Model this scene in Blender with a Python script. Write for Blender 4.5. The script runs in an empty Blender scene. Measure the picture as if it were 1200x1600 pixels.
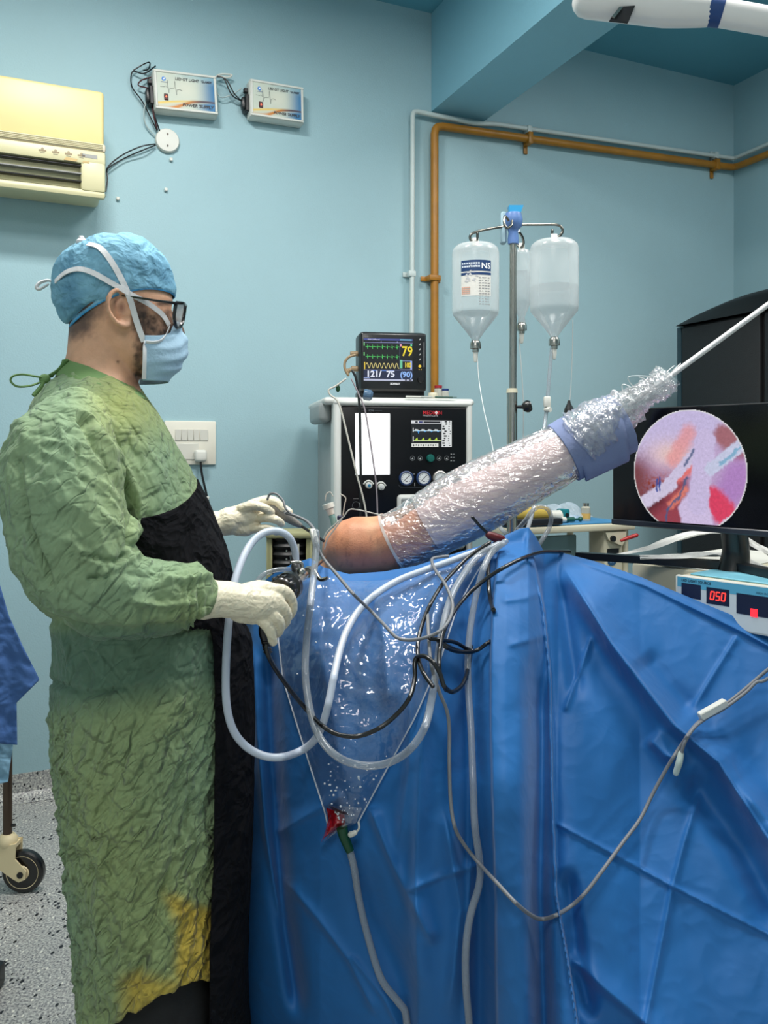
import bpy, bmesh, math, random
import numpy as np
from mathutils import Vector, Matrix
random.seed(7); rng = np.random.default_rng(7)
SC = bpy.context.scene; COL = SC.collection
R = math.radians
# ---------------------------------------------------------------- camera, world, lights, exposure
F = 1280.0; HZ = 705.0; CAMZ = 1.36            # focal length in pixels of a 1200 px wide frame, horizon row, lens height
cd = bpy.data.cameras.new('camera'); cam = bpy.data.objects.new('camera', cd); COL.objects.link(cam)
cam.location = (0, 0, CAMZ); cam.rotation_euler = (R(90), 0, 0)
cd.sensor_fit = 'HORIZONTAL'; cd.sensor_width = 36; cd.lens = 36 * F / 1200; cd.shift_y = -(800 - HZ) / 1200
cd.clip_start = .05; SC.camera = cam
w = bpy.data.worlds.new('world'); SC.world = w; w.use_nodes = True
w.node_tree.nodes['Background'].inputs[0].default_value = (.55, .75, .85, 1); w.node_tree.nodes['Background'].inputs[1].default_value = .05
O = np.array([-1.383, 3.22, 0]); E = np.array([.917, .399, 0]); N = np.array([.399, -.917, 0]); WANG = math.atan2(.399, .917)
def W(s, t, z): return O + s * E + t * N + np.array([0, 0, z])       # room frame: s along the back wall, t out of it
CEIL = 3.455; SR = 3.694; SL = -2.3; TF = 5.4
def lamp(name, s, t, z, sx, sy, power, col=(1, .97, .92), rot=(0, 0, 0)):
    l = bpy.data.lights.new(name, 'AREA'); l.shape = 'RECTANGLE'; l.size = sx; l.size_y = sy; l.energy = power; l.color = col
    o = bpy.data.objects.new(name, l); COL.objects.link(o); o.location = W(s, t, z); o.rotation_euler = (rot[0], rot[1], WANG + rot[2])
    return o
lamp('ceiling_lamp_or_fill', .15, 1.35, 3.40, .5, .25, 44, (1, .98, .94))
lamp('ceiling_lamp_or_fill', 2.75, 2.1, 3.40, .9, .9, 44, (1, .97, .94))  # unseen fill, added to brighten the wall right of the beam
lamp('ceiling_lamp_or_fill', 1.2, 2.2, 3.40, .6, .6, 46, (1, .97, .92))
lamp('ceiling_lamp_or_fill', -.6, 3.9, 3.40, 1.1, 1.1, 36, (1, .97, .92))  # unseen frontal fill added behind the camera
SC.view_settings.view_transform = 'Standard'; SC.view_settings.look = 'None'; SC.view_settings.gamma = 1
SC.view_settings.exposure = .0; SC.view_settings.use_curve_mapping = False
# ---------------------------------------------------------------- helpers
def P(x, y, d): return np.array([(x - 600) / F * d, d, CAMZ - (y - HZ) / F * d])
def proj(V): return 600 + V[:, 0] / V[:, 1] * F, HZ + (CAMZ - V[:, 2]) / V[:, 1] * F
def lin(c):
    c = np.array(c[:3], float) / 255.0
    return np.where(c <= .04045, c / 12.92, ((c + .055) / 1.055) ** 2.4)
MATS = {}
def M(name, col, rough=.5, metal=0, var=0, vs=8, bump=0, bs=60, btype='noise', trans=0, coat=0, sss=0, emit=0, attr=None, spec=.5, col2=None, stretch=None, sheen=0, bd=None, film=0, glint=.06, crot=(0, 0, 0), cscl=(1, 1, 1)):
    """procedural material: colour varied by noise, noise bump, optional transparency share, optional colour attribute"""
    if name in MATS: return MATS[name]
    m = bpy.data.materials.new(name); m.use_nodes = True; nt = m.node_tree; nd = nt.nodes; lk = nt.links
    b = nd['Principled BSDF']; out = nd['Material Output']
    b.inputs['Roughness'].default_value = rough; b.inputs['Metallic'].default_value = metal; b.inputs['Specular IOR Level'].default_value = spec
    if coat: b.inputs['Coat Weight'].default_value = coat; b.inputs['Coat Roughness'].default_value = .12
    if sss: b.inputs['Subsurface Weight'].default_value = sss; b.inputs['Subsurface Radius'].default_value = (.02, .008, .004)
    if sheen: b.inputs['Sheen Weight'].default_value = sheen
    tc = nd.new('ShaderNodeTexCoord'); co = tc.outputs['Object']
    if stretch:
        mp = nd.new('ShaderNodeMapping'); mp.inputs['Scale'].default_value = stretch; lk.new(co, mp.inputs['Vector']); co = mp.outputs['Vector']
    c = lin(col)
    if attr:
        a = nd.new('ShaderNodeAttribute'); a.attribute_name = attr; csrc = a.outputs['Color']
    else:
        csrc = None
    n = nd.new('ShaderNodeTexNoise'); n.inputs['Scale'].default_value = vs; n.inputs['Detail'].default_value = 4; lk.new(co, n.inputs['Vector'])
    mx = nd.new('ShaderNodeMix'); mx.data_type = 'RGBA'
    rp = nd.new('ShaderNodeMapRange'); rp.inputs[1].default_value = .3; rp.inputs[2].default_value = .7; lk.new(n.outputs['Fac'], rp.inputs[0])
    lk.new(rp.outputs[0], mx.inputs[0])
    v = max(var, .03)
    if csrc is not None:
        mx.blend_type = 'MULTIPLY'; mx.inputs[0].default_value = 1
        lk.new(csrc, mx.inputs[6])
        rr = nd.new('ShaderNodeMapRange'); rr.inputs[3].default_value = 1 - v; rr.inputs[4].default_value = 1; lk.new(rp.outputs[0], rr.inputs[0])
        for l in list(mx.inputs[0].links): lk.remove(l)
        lk.new(rr.outputs[0], mx.inputs[7])
    else:
        c2 = lin(col2) if col2 is not None else c * (1 + v)
        c1 = c if col2 is not None else c * (1 - v)
        mx.inputs[6].default_value = (*c1, 1); mx.inputs[7].default_value = (*np.minimum(c2, 1), 1)
    lk.new(mx.outputs[2], b.inputs['Base Color'])
    if emit:
        b.inputs['Emission Strength'].default_value = emit; lk.new(mx.outputs[2], b.inputs['Emission Color'])
        if attr: b.inputs['Base Color'].default_value = (.01, .01, .01, 1); [lk.remove(l) for l in list(b.inputs['Base Color'].links)]
    if bump:
        if btype == 'noise':
            t = nd.new('ShaderNodeTexNoise'); t.inputs['Scale'].default_value = bs; t.inputs['Detail'].default_value = 5; h = t.outputs['Fac']
        elif btype == 'ridge':
            t = nd.new('ShaderNodeTexNoise'); t.noise_type = 'RIDGED_MULTIFRACTAL'; t.inputs['Scale'].default_value = bs; t.inputs['Detail'].default_value = 3; t.inputs['Distortion'].default_value = .6; h = t.outputs['Fac']
        elif btype == 'crease':     # long narrow creases in two directions over flat facets
            h = None
            for rot_, sc_, am in (((0, R(-48), R(20)), bs, 1), ((0, R(-72), R(10)), bs * 1.4, .7), ((0, R(-15), R(20)), bs * 1.6, .45), ((0, R(58), R(10)), bs * 1.3, .6), ((0, R(-50), 0), bs * 2.8, .35)):
                mp2 = nd.new('ShaderNodeMapping'); mp2.inputs['Rotation'].default_value = rot_; mp2.vector_type = 'TEXTURE'; mp2.inputs['Scale'].default_value = (3.2, 1, .9); lk.new(co, mp2.inputs['Vector'])
                n2 = nd.new('ShaderNodeTexNoise'); n2.inputs['Scale'].default_value = sc_; n2.inputs['Detail'].default_value = 1.2; n2.inputs['Distortion'].default_value = .35; lk.new(mp2.outputs[0], n2.inputs['Vector'])
                m1_ = nd.new('ShaderNodeMath'); m1_.operation = 'SUBTRACT'; m1_.inputs[1].default_value = .5; lk.new(n2.outputs['Fac'], m1_.inputs[0])
                m2_ = nd.new('ShaderNodeMath'); m2_.operation = 'ABSOLUTE'; lk.new(m1_.outputs[0], m2_.inputs[0])
                m3_ = nd.new('ShaderNodeMapRange'); m3_.interpolation_type = 'SMOOTHSTEP'; m3_.inputs[2].default_value = .10; lk.new(m2_.outputs[0], m3_.inputs[0])
                mm = nd.new('ShaderNodeMath'); mm.operation = 'MULTIPLY_ADD'; mm.inputs[1].default_value = am; lk.new(m3_.outputs[0], mm.inputs[0])
                if h is not None: lk.new(h, mm.inputs[2])
                else: mm.inputs[2].default_value = 0
                h = mm.outputs[0]
        elif btype == 'cloth':      # crumpled cotton: warped, stretched cells at two sizes
            mp2 = nd.new('ShaderNodeMapping'); mp2.inputs['Rotation'].default_value = crot; mp2.inputs['Scale'].default_value = cscl; lk.new(co, mp2.inputs['Vector'])
            n2 = nd.new('ShaderNodeTexNoise'); n2.inputs['Scale'].default_value = bs * .45; n2.inputs['Detail'].default_value = 2; lk.new(mp2.outputs[0], n2.inputs['Vector'])
            ad = nd.new('ShaderNodeVectorMath'); ad.operation = 'MULTIPLY_ADD'; ad.inputs[1].default_value = (2.2 / bs,) * 3; lk.new(n2.outputs['Color'], ad.inputs[0]); lk.new(mp2.outputs[0], ad.inputs[2])
            h = None
            for sc_, am in ((bs, 1), (bs * 2.1, .5), (bs * 4.3, .22)):
                t = nd.new('ShaderNodeTexVoronoi'); t.inputs['Scale'].default_value = sc_; lk.new(ad.outputs[0], t.inputs['Vector'])
                mm = nd.new('ShaderNodeMath'); mm.operation = 'MULTIPLY_ADD'; mm.inputs[1].default_value = am; lk.new(t.outputs['Distance'], mm.inputs[0])
                if h is not None: lk.new(h, mm.inputs[2])
                else: mm.inputs[2].default_value = 0
                h = mm.outputs[0]
        else:
            t = nd.new('ShaderNodeTexVoronoi'); t.feature = 'DISTANCE_TO_EDGE'; t.inputs['Scale'].default_value = bs; h = t.outputs['Distance']
            n2 = nd.new('ShaderNodeTexNoise'); n2.inputs['Scale'].default_value = bs * .5; lk.new(co, n2.inputs['Vector'])
            ad = nd.new('ShaderNodeVectorMath'); ad.operation = 'MULTIPLY_ADD'; ad.inputs[1].default_value = (.25,) * 3
            lk.new(n2.outputs['Color'], ad.inputs[0]); lk.new(co, ad.inputs[2]); lk.new(ad.outputs[0], t.inputs['Vector'])
        if btype in ('noise', 'ridge'): lk.new(co, t.inputs['Vector'])
        if btype == 'crease' and attr: ml_ = nd.new('ShaderNodeMath'); ml_.operation = 'MULTIPLY'; lk.new(h, ml_.inputs[0]); lk.new(a.outputs['Alpha'], ml_.inputs[1]); h = ml_.outputs[0]
        bp = nd.new('ShaderNodeBump'); bp.inputs['Strength'].default_value = min(1, bump); bp.inputs['Distance'].default_value = .004 * max(1, bump) if bd is None else bd
        lk.new(h, bp.inputs['Height']); lk.new(bp.outputs['Normal'], b.inputs['Normal'])
    if trans:
        tr = nd.new('ShaderNodeBsdfTransparent'); ms = nd.new('ShaderNodeMixShader')
        lw = nd.new('ShaderNodeLayerWeight'); lw.inputs['Blend'].default_value = .25
        mr = nd.new('ShaderNodeMapRange'); mr.inputs[3].default_value = 1 - trans; mr.inputs[4].default_value = min(1, 1.5 - trans)
        lk.new(lw.outputs['Facing'], mr.inputs[0]); lk.new(mr.outputs[0], ms.inputs[0])
        if bump: lk.new(bp.outputs['Normal'], lw.inputs['Normal'])
        lk.new(tr.outputs[0], ms.inputs[1]); lk.new(b.outputs[0], ms.inputs[2]); lk.new(ms.outputs[0], out.inputs['Surface'])
    if film:                # clear film: see-through, with mirror glints and a trace of milkiness
        tr = nd.new('ShaderNodeBsdfTransparent'); gl_ = nd.new('ShaderNodeBsdfGlossy'); gl_.inputs['Roughness'].default_value = rough; gl_.inputs['Color'].default_value = (1, 1, 1, 1); fr_ = nd.new('ShaderNodeFresnel'); fr_.inputs['IOR'].default_value = 1.5
        if bump: lk.new(bp.outputs['Normal'], gl_.inputs['Normal'])
        m1 = nd.new('ShaderNodeMixShader'); m1.inputs[0].default_value = film; lk.new(tr.outputs[0], m1.inputs[1]); lk.new(b.outputs[0], m1.inputs[2])
        mf = nd.new('ShaderNodeMath'); mf.operation = 'MULTIPLY'; mf.operation = 'MULTIPLY_ADD'; mf.inputs[1].default_value = .55; mf.inputs[2].default_value = glint; mf.use_clamp = True; lk.new(fr_.outputs[0], mf.inputs[0])
        m2 = nd.new('ShaderNodeMixShader'); lk.new(mf.outputs[0], m2.inputs[0]); lk.new(m1.outputs[0], m2.inputs[1]); lk.new(gl_.outputs[0], m2.inputs[2]); lk.new(m2.outputs[0], out.inputs['Surface'])
    MATS[name] = m
    return m
# ---- numpy gradient noise
_perm = np.concatenate([rng.permutation(256)] * 3)
_g = rng.normal(size=(256, 3)); _g /= np.linalg.norm(_g, axis=1)[:, None]
def pn(p):
    p = np.asarray(p, float); i = np.floor(p).astype(int); f = p - i; u = f * f * f * (f * (f * 6 - 15) + 10); i &= 255
    r = 0
    for dx in (0, 1):
        for dy in (0, 1):
            for dz in (0, 1):
                h = _perm[_perm[_perm[i[:, 0] + dx] + i[:, 1] + dy] + i[:, 2] + dz]
                g = (_g[h] * (f - np.array([dx, dy, dz]))).sum(1)
                r = r + g * (u[:, 0] if dx else 1 - u[:, 0]) * (u[:, 1] if dy else 1 - u[:, 1]) * (u[:, 2] if dz else 1 - u[:, 2])
    return r
def smst(a, b, x): t = np.clip((x - a) / (b - a), 0, 1); return t * t * (3 - 2 * t)
def crumple(p, s, warp=.35):
    q = p * s; q = q + warp * np.stack([pn(q * .6 + 7), pn(q * .6 + 31), pn(q * .6 + 57)], 1) * 2
    return np.abs(pn(q)) * 1.6 - .4
# ---- mesh builder
class MB:
    def __init__(s): s.v = []; s.f = []; s.n = 0
    def add(s, V, Fc, mat=None):
        V = np.asarray(V, float)
        if mat is not None: V = V @ np.array(mat.to_3x3()).T + np.array(mat.translation)
        s.v.append(V); s.f += [tuple(i + s.n for i in f) for f in Fc]; s.n += len(V); return s
    def box(s, c, sz, mat=None):
        x, y, z = np.array(sz) / 2
        V = np.array([(a * x, b * y, d * z) for a in (-1, 1) for b in (-1, 1) for d in (-1, 1)]) + np.array(c)
        return s.add(V, [(0, 1, 3, 2), (4, 6, 7, 5), (0, 4, 5, 1), (2, 3, 7, 6), (0, 2, 6, 4), (1, 5, 7, 3)], mat)
    def rbox(s, c, sz, r=.01, seg=2, mat=None):
        bm = bmesh.new(); bmesh.ops.create_cube(bm, size=1)
        for v in bm.verts: v.co = Vector((v.co.x * sz[0], v.co.y * sz[1], v.co.z * sz[2]))
        bmesh.ops.bevel(bm, geom=bm.edges[:], offset=min(r, min(sz) * .49), segments=seg, profile=.5, affect='EDGES')
        bm.verts.index_update(); V = [tuple(v.co) for v in bm.verts]; Fc = [tuple(v.index for v in f.verts) for f in bm.faces]; bm.free()
        return s.add(np.array(V) + np.array(c), Fc, mat)
    def loft(s, rings, cap=True, closed=True, mat=None):
        k = len(rings); n = len(rings[0]); V = np.concatenate(rings); Fc = []
        for i in range(k - 1):
            for j in range(n if closed else n - 1):
                a = i * n + j; b = i * n + (j + 1) % n; Fc.append((a, b, b + n, a + n))
        if cap:
            V = np.concatenate([V, [rings[0].mean(0)], [rings[-1].mean(0)]]); c0 = k * n; c1 = c0 + 1
            for j in range(n):
                Fc.append((c0, (j + 1) % n, j)); Fc.append((c1, (k - 1) * n + j, (k - 1) * n + (j + 1) % n))
        return s.add(V, Fc, mat)
    def tube(s, pts, r, n=10, sub=6, caps='flat', smooth=True, flat=None, mat=None):
        pts = np.array(pts, float); r = np.full(len(pts), r, float) if np.isscalar(r) else np.array(r, float)
        if smooth and len(pts) > 2: pts, r = cat(pts, r, sub)
        k = len(pts); T = np.gradient(pts, axis=0); T /= np.linalg.norm(T, axis=1)[:, None] + 1e-12
        up = np.array([0, 0, 1.]) if abs(T[0][2]) < .9 else np.array([1., 0, 0])
        A = up - T[0] * (up @ T[0]); A /= np.linalg.norm(A); rings = []
        th = np.linspace(0, 2 * math.pi, n, endpoint=False); fl = 1 if flat is None else flat
        if caps == 'round':
            pre = [(-math.sin(a) , math.cos(a)) for a in (R(80), R(60), R(30))]; post = [(math.sin(a), math.cos(a)) for a in (R(30), R(60), R(80))]
        else: pre = []; post = []
        for i in range(k):
            if i: A = A - T[i] * (A @ T[i]); A /= np.linalg.norm(A)
            B = np.cross(T[i], A)
            def ring(c, q): return c + q * (np.cos(th)[:, None] * A * fl + np.sin(th)[:, None] * B)
            if i == 0: rings += [ring(pts[0] + T[0] * r[0] * a, r[0] * b) for a, b in pre]
            rings.append(ring(pts[i], r[i]))
            if i == k - 1: rings += [ring(pts[-1] + T[-1] * r[-1] * a, r[-1] * b) for a, b in post]
        return s.loft(rings, True, mat=mat)
    def cyl(s, a, b, r0, r1=None, n=20, mat=None): return s.tube([a, b], [r0, r0 if r1 is None else r1], n, smooth=False, mat=mat)
    def lathe(s, prof, c=(0, 0, 0), n=28, mat=None, cap=True):
        th = np.linspace(0, 2 * math.pi, n, endpoint=False)
        return s.loft([np.stack([np.cos(th) * r, np.sin(th) * r, np.full(n, z)], 1) + np.array(c) for r, z in prof], cap, mat=mat)
    def ball(s, c, r, n=16, mat=None):
        r = np.array([r] * 3 if np.isscalar(r) else r); th = np.linspace(0, 2 * math.pi, n, endpoint=False)
        rings = [np.stack([np.cos(th) * math.sin(a), np.sin(th) * math.sin(a), np.full(n, -math.cos(a))], 1) * r + np.array(c) for a in np.linspace(.05, math.pi - .05, n // 2 + 1)]
        return s.loft(rings, True, mat=mat)
    def prism(s, poly, depth, mat=None):            # polygon in local x-z, extruded along +y
        n = len(poly); V = [(x, 0, z) for x, z in poly] + [(x, depth, z) for x, z in poly]
        return s.add(V, [tuple(range(n)), tuple(range(2 * n - 1, n - 1, -1))] + [((i + 1) % n, i, i + n, (i + 1) % n + n) for i in range(n)], mat)
    def arr(s): return np.concatenate(s.v), s.f
def cat(p, r, sub):
    o = []; q = []; n = len(p)
    for i in range(n - 1):
        a, b, c, d = p[max(i - 1, 0)], p[i], p[i + 1], p[min(i + 2, n - 1)]
        for k in range(sub):
            t = k / sub; o.append(.5 * (2 * b + (c - a) * t + (2 * a - 5 * b + 4 * c - d) * t * t + (3 * b - a - 3 * c + d) * t ** 3)); q.append(r[i] + (r[i + 1] - r[i]) * t)
    o.append(p[-1]); q.append(r[-1]); return np.array(o), np.array(q)
ORG = {}
def mk(name, mb, mat, parent=None, local=False, label=None, cat_=None, group=None, kind=None, org=None, colors=None, ang=40, fcol=None):
    V, Fc = mb.arr() if isinstance(mb, MB) else mb
    V = np.asarray(V, float)
    if parent is not None: o0 = np.zeros(3) if local else ORG.get(parent.name, np.zeros(3))
    elif org is not None: o0 = np.array(org, float)
    else: mn, mxx = V.min(0), V.max(0); o0 = np.array([(mn[0] + mxx[0]) / 2, (mn[1] + mxx[1]) / 2, mn[2]])
    me = bpy.data.meshes.new(name); me.from_pydata((V - o0).tolist(), [], Fc if isinstance(Fc, list) else Fc.tolist()); me.update()
    bm = bmesh.new(); bm.from_mesh(me)
    if len(bm.faces) < 60000: bmesh.ops.recalc_face_normals(bm, faces=bm.faces[:]); bm.to_mesh(me)
    bm.free()
    me.shade_smooth()
    if ang: me.set_sharp_from_angle(angle=R(ang))
    if colors is not None:
        a = me.color_attributes.new('tone', 'FLOAT_COLOR', 'POINT'); c4 = np.ones((len(V), 4)); c4[:, :np.shape(colors)[1]] = colors; a.data.foreach_set('color', c4.ravel())
    if fcol is not None:
        a = me.color_attributes.new('tone', 'FLOAT_COLOR', 'CORNER')
        for p in me.polygons:
            for li in p.loop_indices: a.data[li].color = (*fcol[p.index], 1)
    me.materials.append(mat); o = bpy.data.objects.new(name, me); COL.objects.link(o)
    if parent is None: o.location = o0
    else: o.parent = parent
    ORG[o.name] = o0 if parent is None or not local else np.zeros(3)
    tag(o, label, cat_, group, kind); return o
def tag(o, label=None, cat_=None, group=None, kind=None):
    if label: o['label'] = label
    if cat_: o['category'] = cat_
    if group: o['group'] = group
    if kind: o['kind'] = kind
def thing(name, label, cat_, loc, rot=0, group=None):
    o = bpy.data.objects.new(name, None); COL.objects.link(o); o.location = loc; o.rotation_euler = (0, 0, rot); o.empty_display_size = .05
    ORG[o.name] = np.array(loc, float); tag(o, label, cat_, group); return o
def struct(name, mb, mat, **k): return mk(name, mb, mat, kind='structure', ang=30, **k)
def bake(mb, voxel, smooth=0):
    V, Fc = mb.arr(); me = bpy.data.meshes.new('tmp'); me.from_pydata(V.tolist(), [], Fc); o = bpy.data.objects.new('tmp', me); COL.objects.link(o)
    bm = bmesh.new(); bm.from_mesh(me); bmesh.ops.recalc_face_normals(bm, faces=bm.faces[:]); bm.to_mesh(me); bm.free()
    m = o.modifiers.new('r', 'REMESH'); m.mode = 'VOXEL'; m.voxel_size = voxel
    if smooth: s = o.modifiers.new('s', 'SMOOTH'); s.iterations = smooth; s.factor = .5
    dg = bpy.context.evaluated_depsgraph_get(); e = o.evaluated_get(dg).to_mesh()
    V = np.empty(len(e.vertices) * 3); e.vertices.foreach_get('co', V); V = V.reshape(-1, 3)
    Nn = np.empty(len(e.vertices) * 3); e.vertices.foreach_get('normal', Nn); Nn = Nn.reshape(-1, 3)
    L = np.empty(len(e.loops), int); e.loops.foreach_get('vertex_index', L)
    S0 = np.empty(len(e.polygons), int); e.polygons.foreach_get('loop_start', S0); T0 = np.empty(len(e.polygons), int); e.polygons.foreach_get('loop_total', T0)
    Fc = [tuple(L[a:a + b].tolist()) for a, b in zip(S0, T0)]
    o.evaluated_get(dg).to_mesh_clear(); bpy.data.objects.remove(o); bpy.data.meshes.remove(me)
    return V.copy(), Nn.copy(), Fc
def textmesh(body, size, align='LEFT', bold=0, shear=0, sx=1):
    c = bpy.data.curves.new('t', 'FONT'); c.body = body; c.size = size; c.align_x = align; c.resolution_u = 2; c.offset = bold; c.shear = shear
    o = bpy.data.objects.new('t', c); COL.objects.link(o); dg = bpy.context.evaluated_depsgraph_get(); me = bpy.data.meshes.new_from_object(o.evaluated_get(dg))
    V = [(v.co.x * sx, v.co.y) for v in me.vertices]; Fc = [tuple(p.vertices) for p in me.polygons]
    bpy.data.objects.remove(o); bpy.data.curves.remove(c); bpy.data.meshes.remove(me); return V, Fc
class Art:      # flat print or picture on a panel: local x right, z up, -y towards the viewer
    def __init__(s): s.v = []; s.f = []; s.c = []
    def add(s, P2, Fc, col, ly):
        n = len(s.v); s.v += [(x, -.0006 - .0003 * ly, z) for x, z in P2]; s.f += [tuple(i + n for i in f) for f in Fc]; s.c += [tuple(lin(col))] * len(Fc)
    def rect(s, x0, z0, x1, z1, col, ly=1): s.add([(x0, z0), (x1, z0), (x1, z1), (x0, z1)], [(0, 1, 2, 3)], col, ly)
    def poly(s, p, col, ly=1): s.add(p, [tuple(range(len(p)))], col, ly)
    def line(s, p, wd, col, ly=2):
        p = np.array(p, float); T = np.gradient(p, axis=0); T /= np.linalg.norm(T, axis=1)[:, None] + 1e-12; n = np.stack([-T[:, 1], T[:, 0]], 1) * wd / 2
        k = len(p); s.add([tuple(q) for q in np.concatenate([p + n, p - n])], [(i, i + 1, i + 1 + k, i + k) for i in range(k - 1)], col, ly)
    def disc(s, cx, cz, r, col, ly=1, n=20): s.poly([(cx + r * math.cos(2 * math.pi * i / n), cz + r * math.sin(2 * math.pi * i / n)) for i in range(n)], col, ly)
    def ring(s, cx, cz, r, wd, col, ly=2, n=20): s.line([(cx + r * math.cos(2 * math.pi * i / n), cz + r * math.sin(2 * math.pi * i / n)) for i in range(n + 1)], wd, col, ly)
    def text(s, t, x, z, size, col, align='LEFT', bold=0, shear=0, sx=1, ly=3):
        V, Fc = textmesh(t, size, align, bold, shear, sx); s.add([(a + x, b + z) for a, b in V], Fc, col, ly)
    def build(s, name, parent, mat, off=(0, 0, 0), mtx=None, label=None):
        V = np.array(s.v)
        if mtx is not None: V = V @ np.array(mtx.to_3x3()).T + np.array(mtx.translation)
        V = V + np.array(off)
        me = bpy.data.meshes.new(name); me.from_pydata(V.tolist(), [], s.f); a = me.color_attributes.new('tone', 'FLOAT_COLOR', 'CORNER')
        for p, c in zip(me.polygons, s.c):
            for li in p.loop_indices: a.data[li].color = (*c, 1)
        me.materials.append(mat); o = bpy.data.objects.new(name, me); COL.objects.link(o); o.parent = parent; tag(o, label); return o
def picture(name, parent, mat, x0, z0, x1, z1, nx, nz, fn, off=(0, 0, 0), y=-.0006, mask=None):
    X, Z = np.meshgrid(np.linspace(0, 1, nx), np.linspace(0, 1, nz)); u, v = X.ravel(), Z.ravel(); col = fn(u, v)
    V = np.stack([x0 + u * (x1 - x0), np.full(len(u), y), z0 + v * (z1 - z0)], 1) + np.array(off)
    Fc = [(j * nx + i, j * nx + i + 1, (j + 1) * nx + i + 1, (j + 1) * nx + i) for j in range(nz - 1) for i in range(nx - 1)]
    if mask is not None: k = mask(u, v); Fc = [f for f in Fc if all(k[i] for i in f)]
    return mk(name, (V, Fc), mat, parent, local=True, colors=col, ang=0)
def mixc(a, b, t): return a + (b - a) * np.asarray(t)[:, None]
# ---------------------------------------------------------------- shared materials
WHITE = M('white_plastic', (214, 214, 206), .4); CREAM = M('cream_enamel', (206, 200, 176), .4, var=.05)
BLACK = M('black_plastic', (14, 15, 18), .35); BLKRUB = M('black_rubber', (12, 12, 14), .32, coat=.4)
STEEL = M('steel', (175, 172, 165), .25, 1, var=.08); DSTEEL = M('dark_steel', (105, 100, 95), .35, 1, var=.15, vs=20)
SCREEN = M('screen_picture', (255, 255, 255), .3, attr='tone', emit=.95, var=.001); PRINT = M('printed_sheet', (255, 255, 255), .4, attr='tone', var=.02)
CLEARTUBE = M('clear_tubing', (166, 174, 182), .16, trans=.6, coat=.6); WHTUBE = M('white_tubing', (188, 198, 214), .35, coat=.3)
GREYCAB = M('grey_cable', (120, 122, 126), .45); DARKCAB = M('dark_thin_cable', (48, 50, 56), .45)
FINE = M('fine_clear_line', (215, 220, 220), .3, trans=.25)
# ---------------------------------------------------------------- room shell
def wallmat(name, c):
    return M(name, c, .55, var=.05, vs=1.3, bump=.25, bs=160, spec=.35)
WALLM = wallmat('painted_wall', (158, 190, 198)); CEILM = wallmat('painted_ceiling', (96, 160, 178))
def flo():
    m = bpy.data.materials.new('speckled_vinyl'); m.use_nodes = True; nt = m.node_tree; nd = nt.nodes; lk = nt.links; b = nd['Principled BSDF']; b.inputs['Roughness'].default_value = .42
    tc = nd.new('ShaderNodeTexCoord'); n = nd.new('ShaderNodeTexNoise'); n.inputs['Scale'].default_value = 160; n.inputs['Detail'].default_value = 3; lk.new(tc.outputs['Object'], n.inputs['Vector'])
    r = nd.new('ShaderNodeValToRGB'); r.color_ramp.elements[0].position = .35; r.color_ramp.elements[1].position = .68
    r.color_ramp.elements[0].color = (*lin((112, 112, 116)), 1); r.color_ramp.elements[1].color = (*lin((208, 208, 200)), 1); lk.new(n.outputs['Fac'], r.inputs[0])
    src = r.outputs[0]
    for sc, th, colr, seed in ((58, .25, (20, 20, 26), 0), (120, .2, (80, 80, 92), 4), (75, .2, (226, 224, 212), 9)):
        mp = nd.new('ShaderNodeMapping'); mp.inputs['Location'].default_value = (seed, seed, seed); mp.inputs['Rotation'].default_value = (0, 0, .6); mp.inputs['Scale'].default_value = (1.3, .75, 1); lk.new(tc.outputs['Object'], mp.inputs[0])
        v = nd.new('ShaderNodeTexVoronoi'); v.inputs['Scale'].default_value = sc; lk.new(mp.outputs[0], v.inputs['Vector'])
        sp = nd.new('ShaderNodeSeparateColor'); lk.new(v.outputs['Color'], sp.inputs[0])
        a = nd.new('ShaderNodeMath'); a.operation = 'MULTIPLY'; a.inputs[1].default_value = .75; lk.new(sp.outputs[0], a.inputs[0])
        s = nd.new('ShaderNodeMath'); s.operation = 'SUBTRACT'; lk.new(a.outputs[0], s.inputs[0]); s.inputs[1].default_value = .75 - th * 1.6
        g = nd.new('ShaderNodeMath'); g.operation = 'LESS_THAN'; lk.new(v.outputs['Distance'], g.inputs[0]); lk.new(s.outputs[0], g.inputs[1])
        mx = nd.new('ShaderNodeMix'); mx.data_type = 'RGBA'; lk.new(g.outputs[0], mx.inputs[0]); lk.new(src, mx.inputs[6]); mx.inputs[7].default_value = (*lin(colr), 1); src = mx.outputs[2]
    lk.new(src, b.inputs['Base Color']); return m
FLOORM = flo()
WR = Matrix.Translation(Vector(O)) @ Matrix.Rotation(WANG, 4, 'Z')        # local: x = s, y = -t
def wbox(s0, s1, t0, t1, z0, z1, mb=None): return (mb or MB()).box(((s0 + s1) / 2, -(t0 + t1) / 2, (z0 + z1) / 2), (s1 - s0, t1 - t0, z1 - z0), WR)
struct('floor', wbox(SL - .1, SR + .1, -.1, TF + .1, -.1, 0), FLOORM)
struct('ceiling', wbox(SL - .1, SR + .1, -.1, TF + .1, CEIL, CEIL + .1), CEILM)
struct('wall_back', wbox(SL - .1, SR + .1, -.12, 0, 0, CEIL), WALLM)
struct('wall_right', wbox(SR, SR + .12, 0, TF, 0, CEIL), WALLM)
PALEW = wallmat('pale_wall_paint', (206, 218, 220)); struct('wall_left', wbox(SL - .12, SL, 0, TF, 0, CEIL), PALEW)
struct('wall_front', wbox(SL, SR, TF, TF + .12, 0, CEIL), PALEW)
struct('trim_1', wbox(1.755, 2.045, .001, TF - .001, 2.985, CEIL - .001), M('painted_beam', (132, 184, 202), .55, var=.04, vs=1.3, bump=.2, bs=160))
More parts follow.
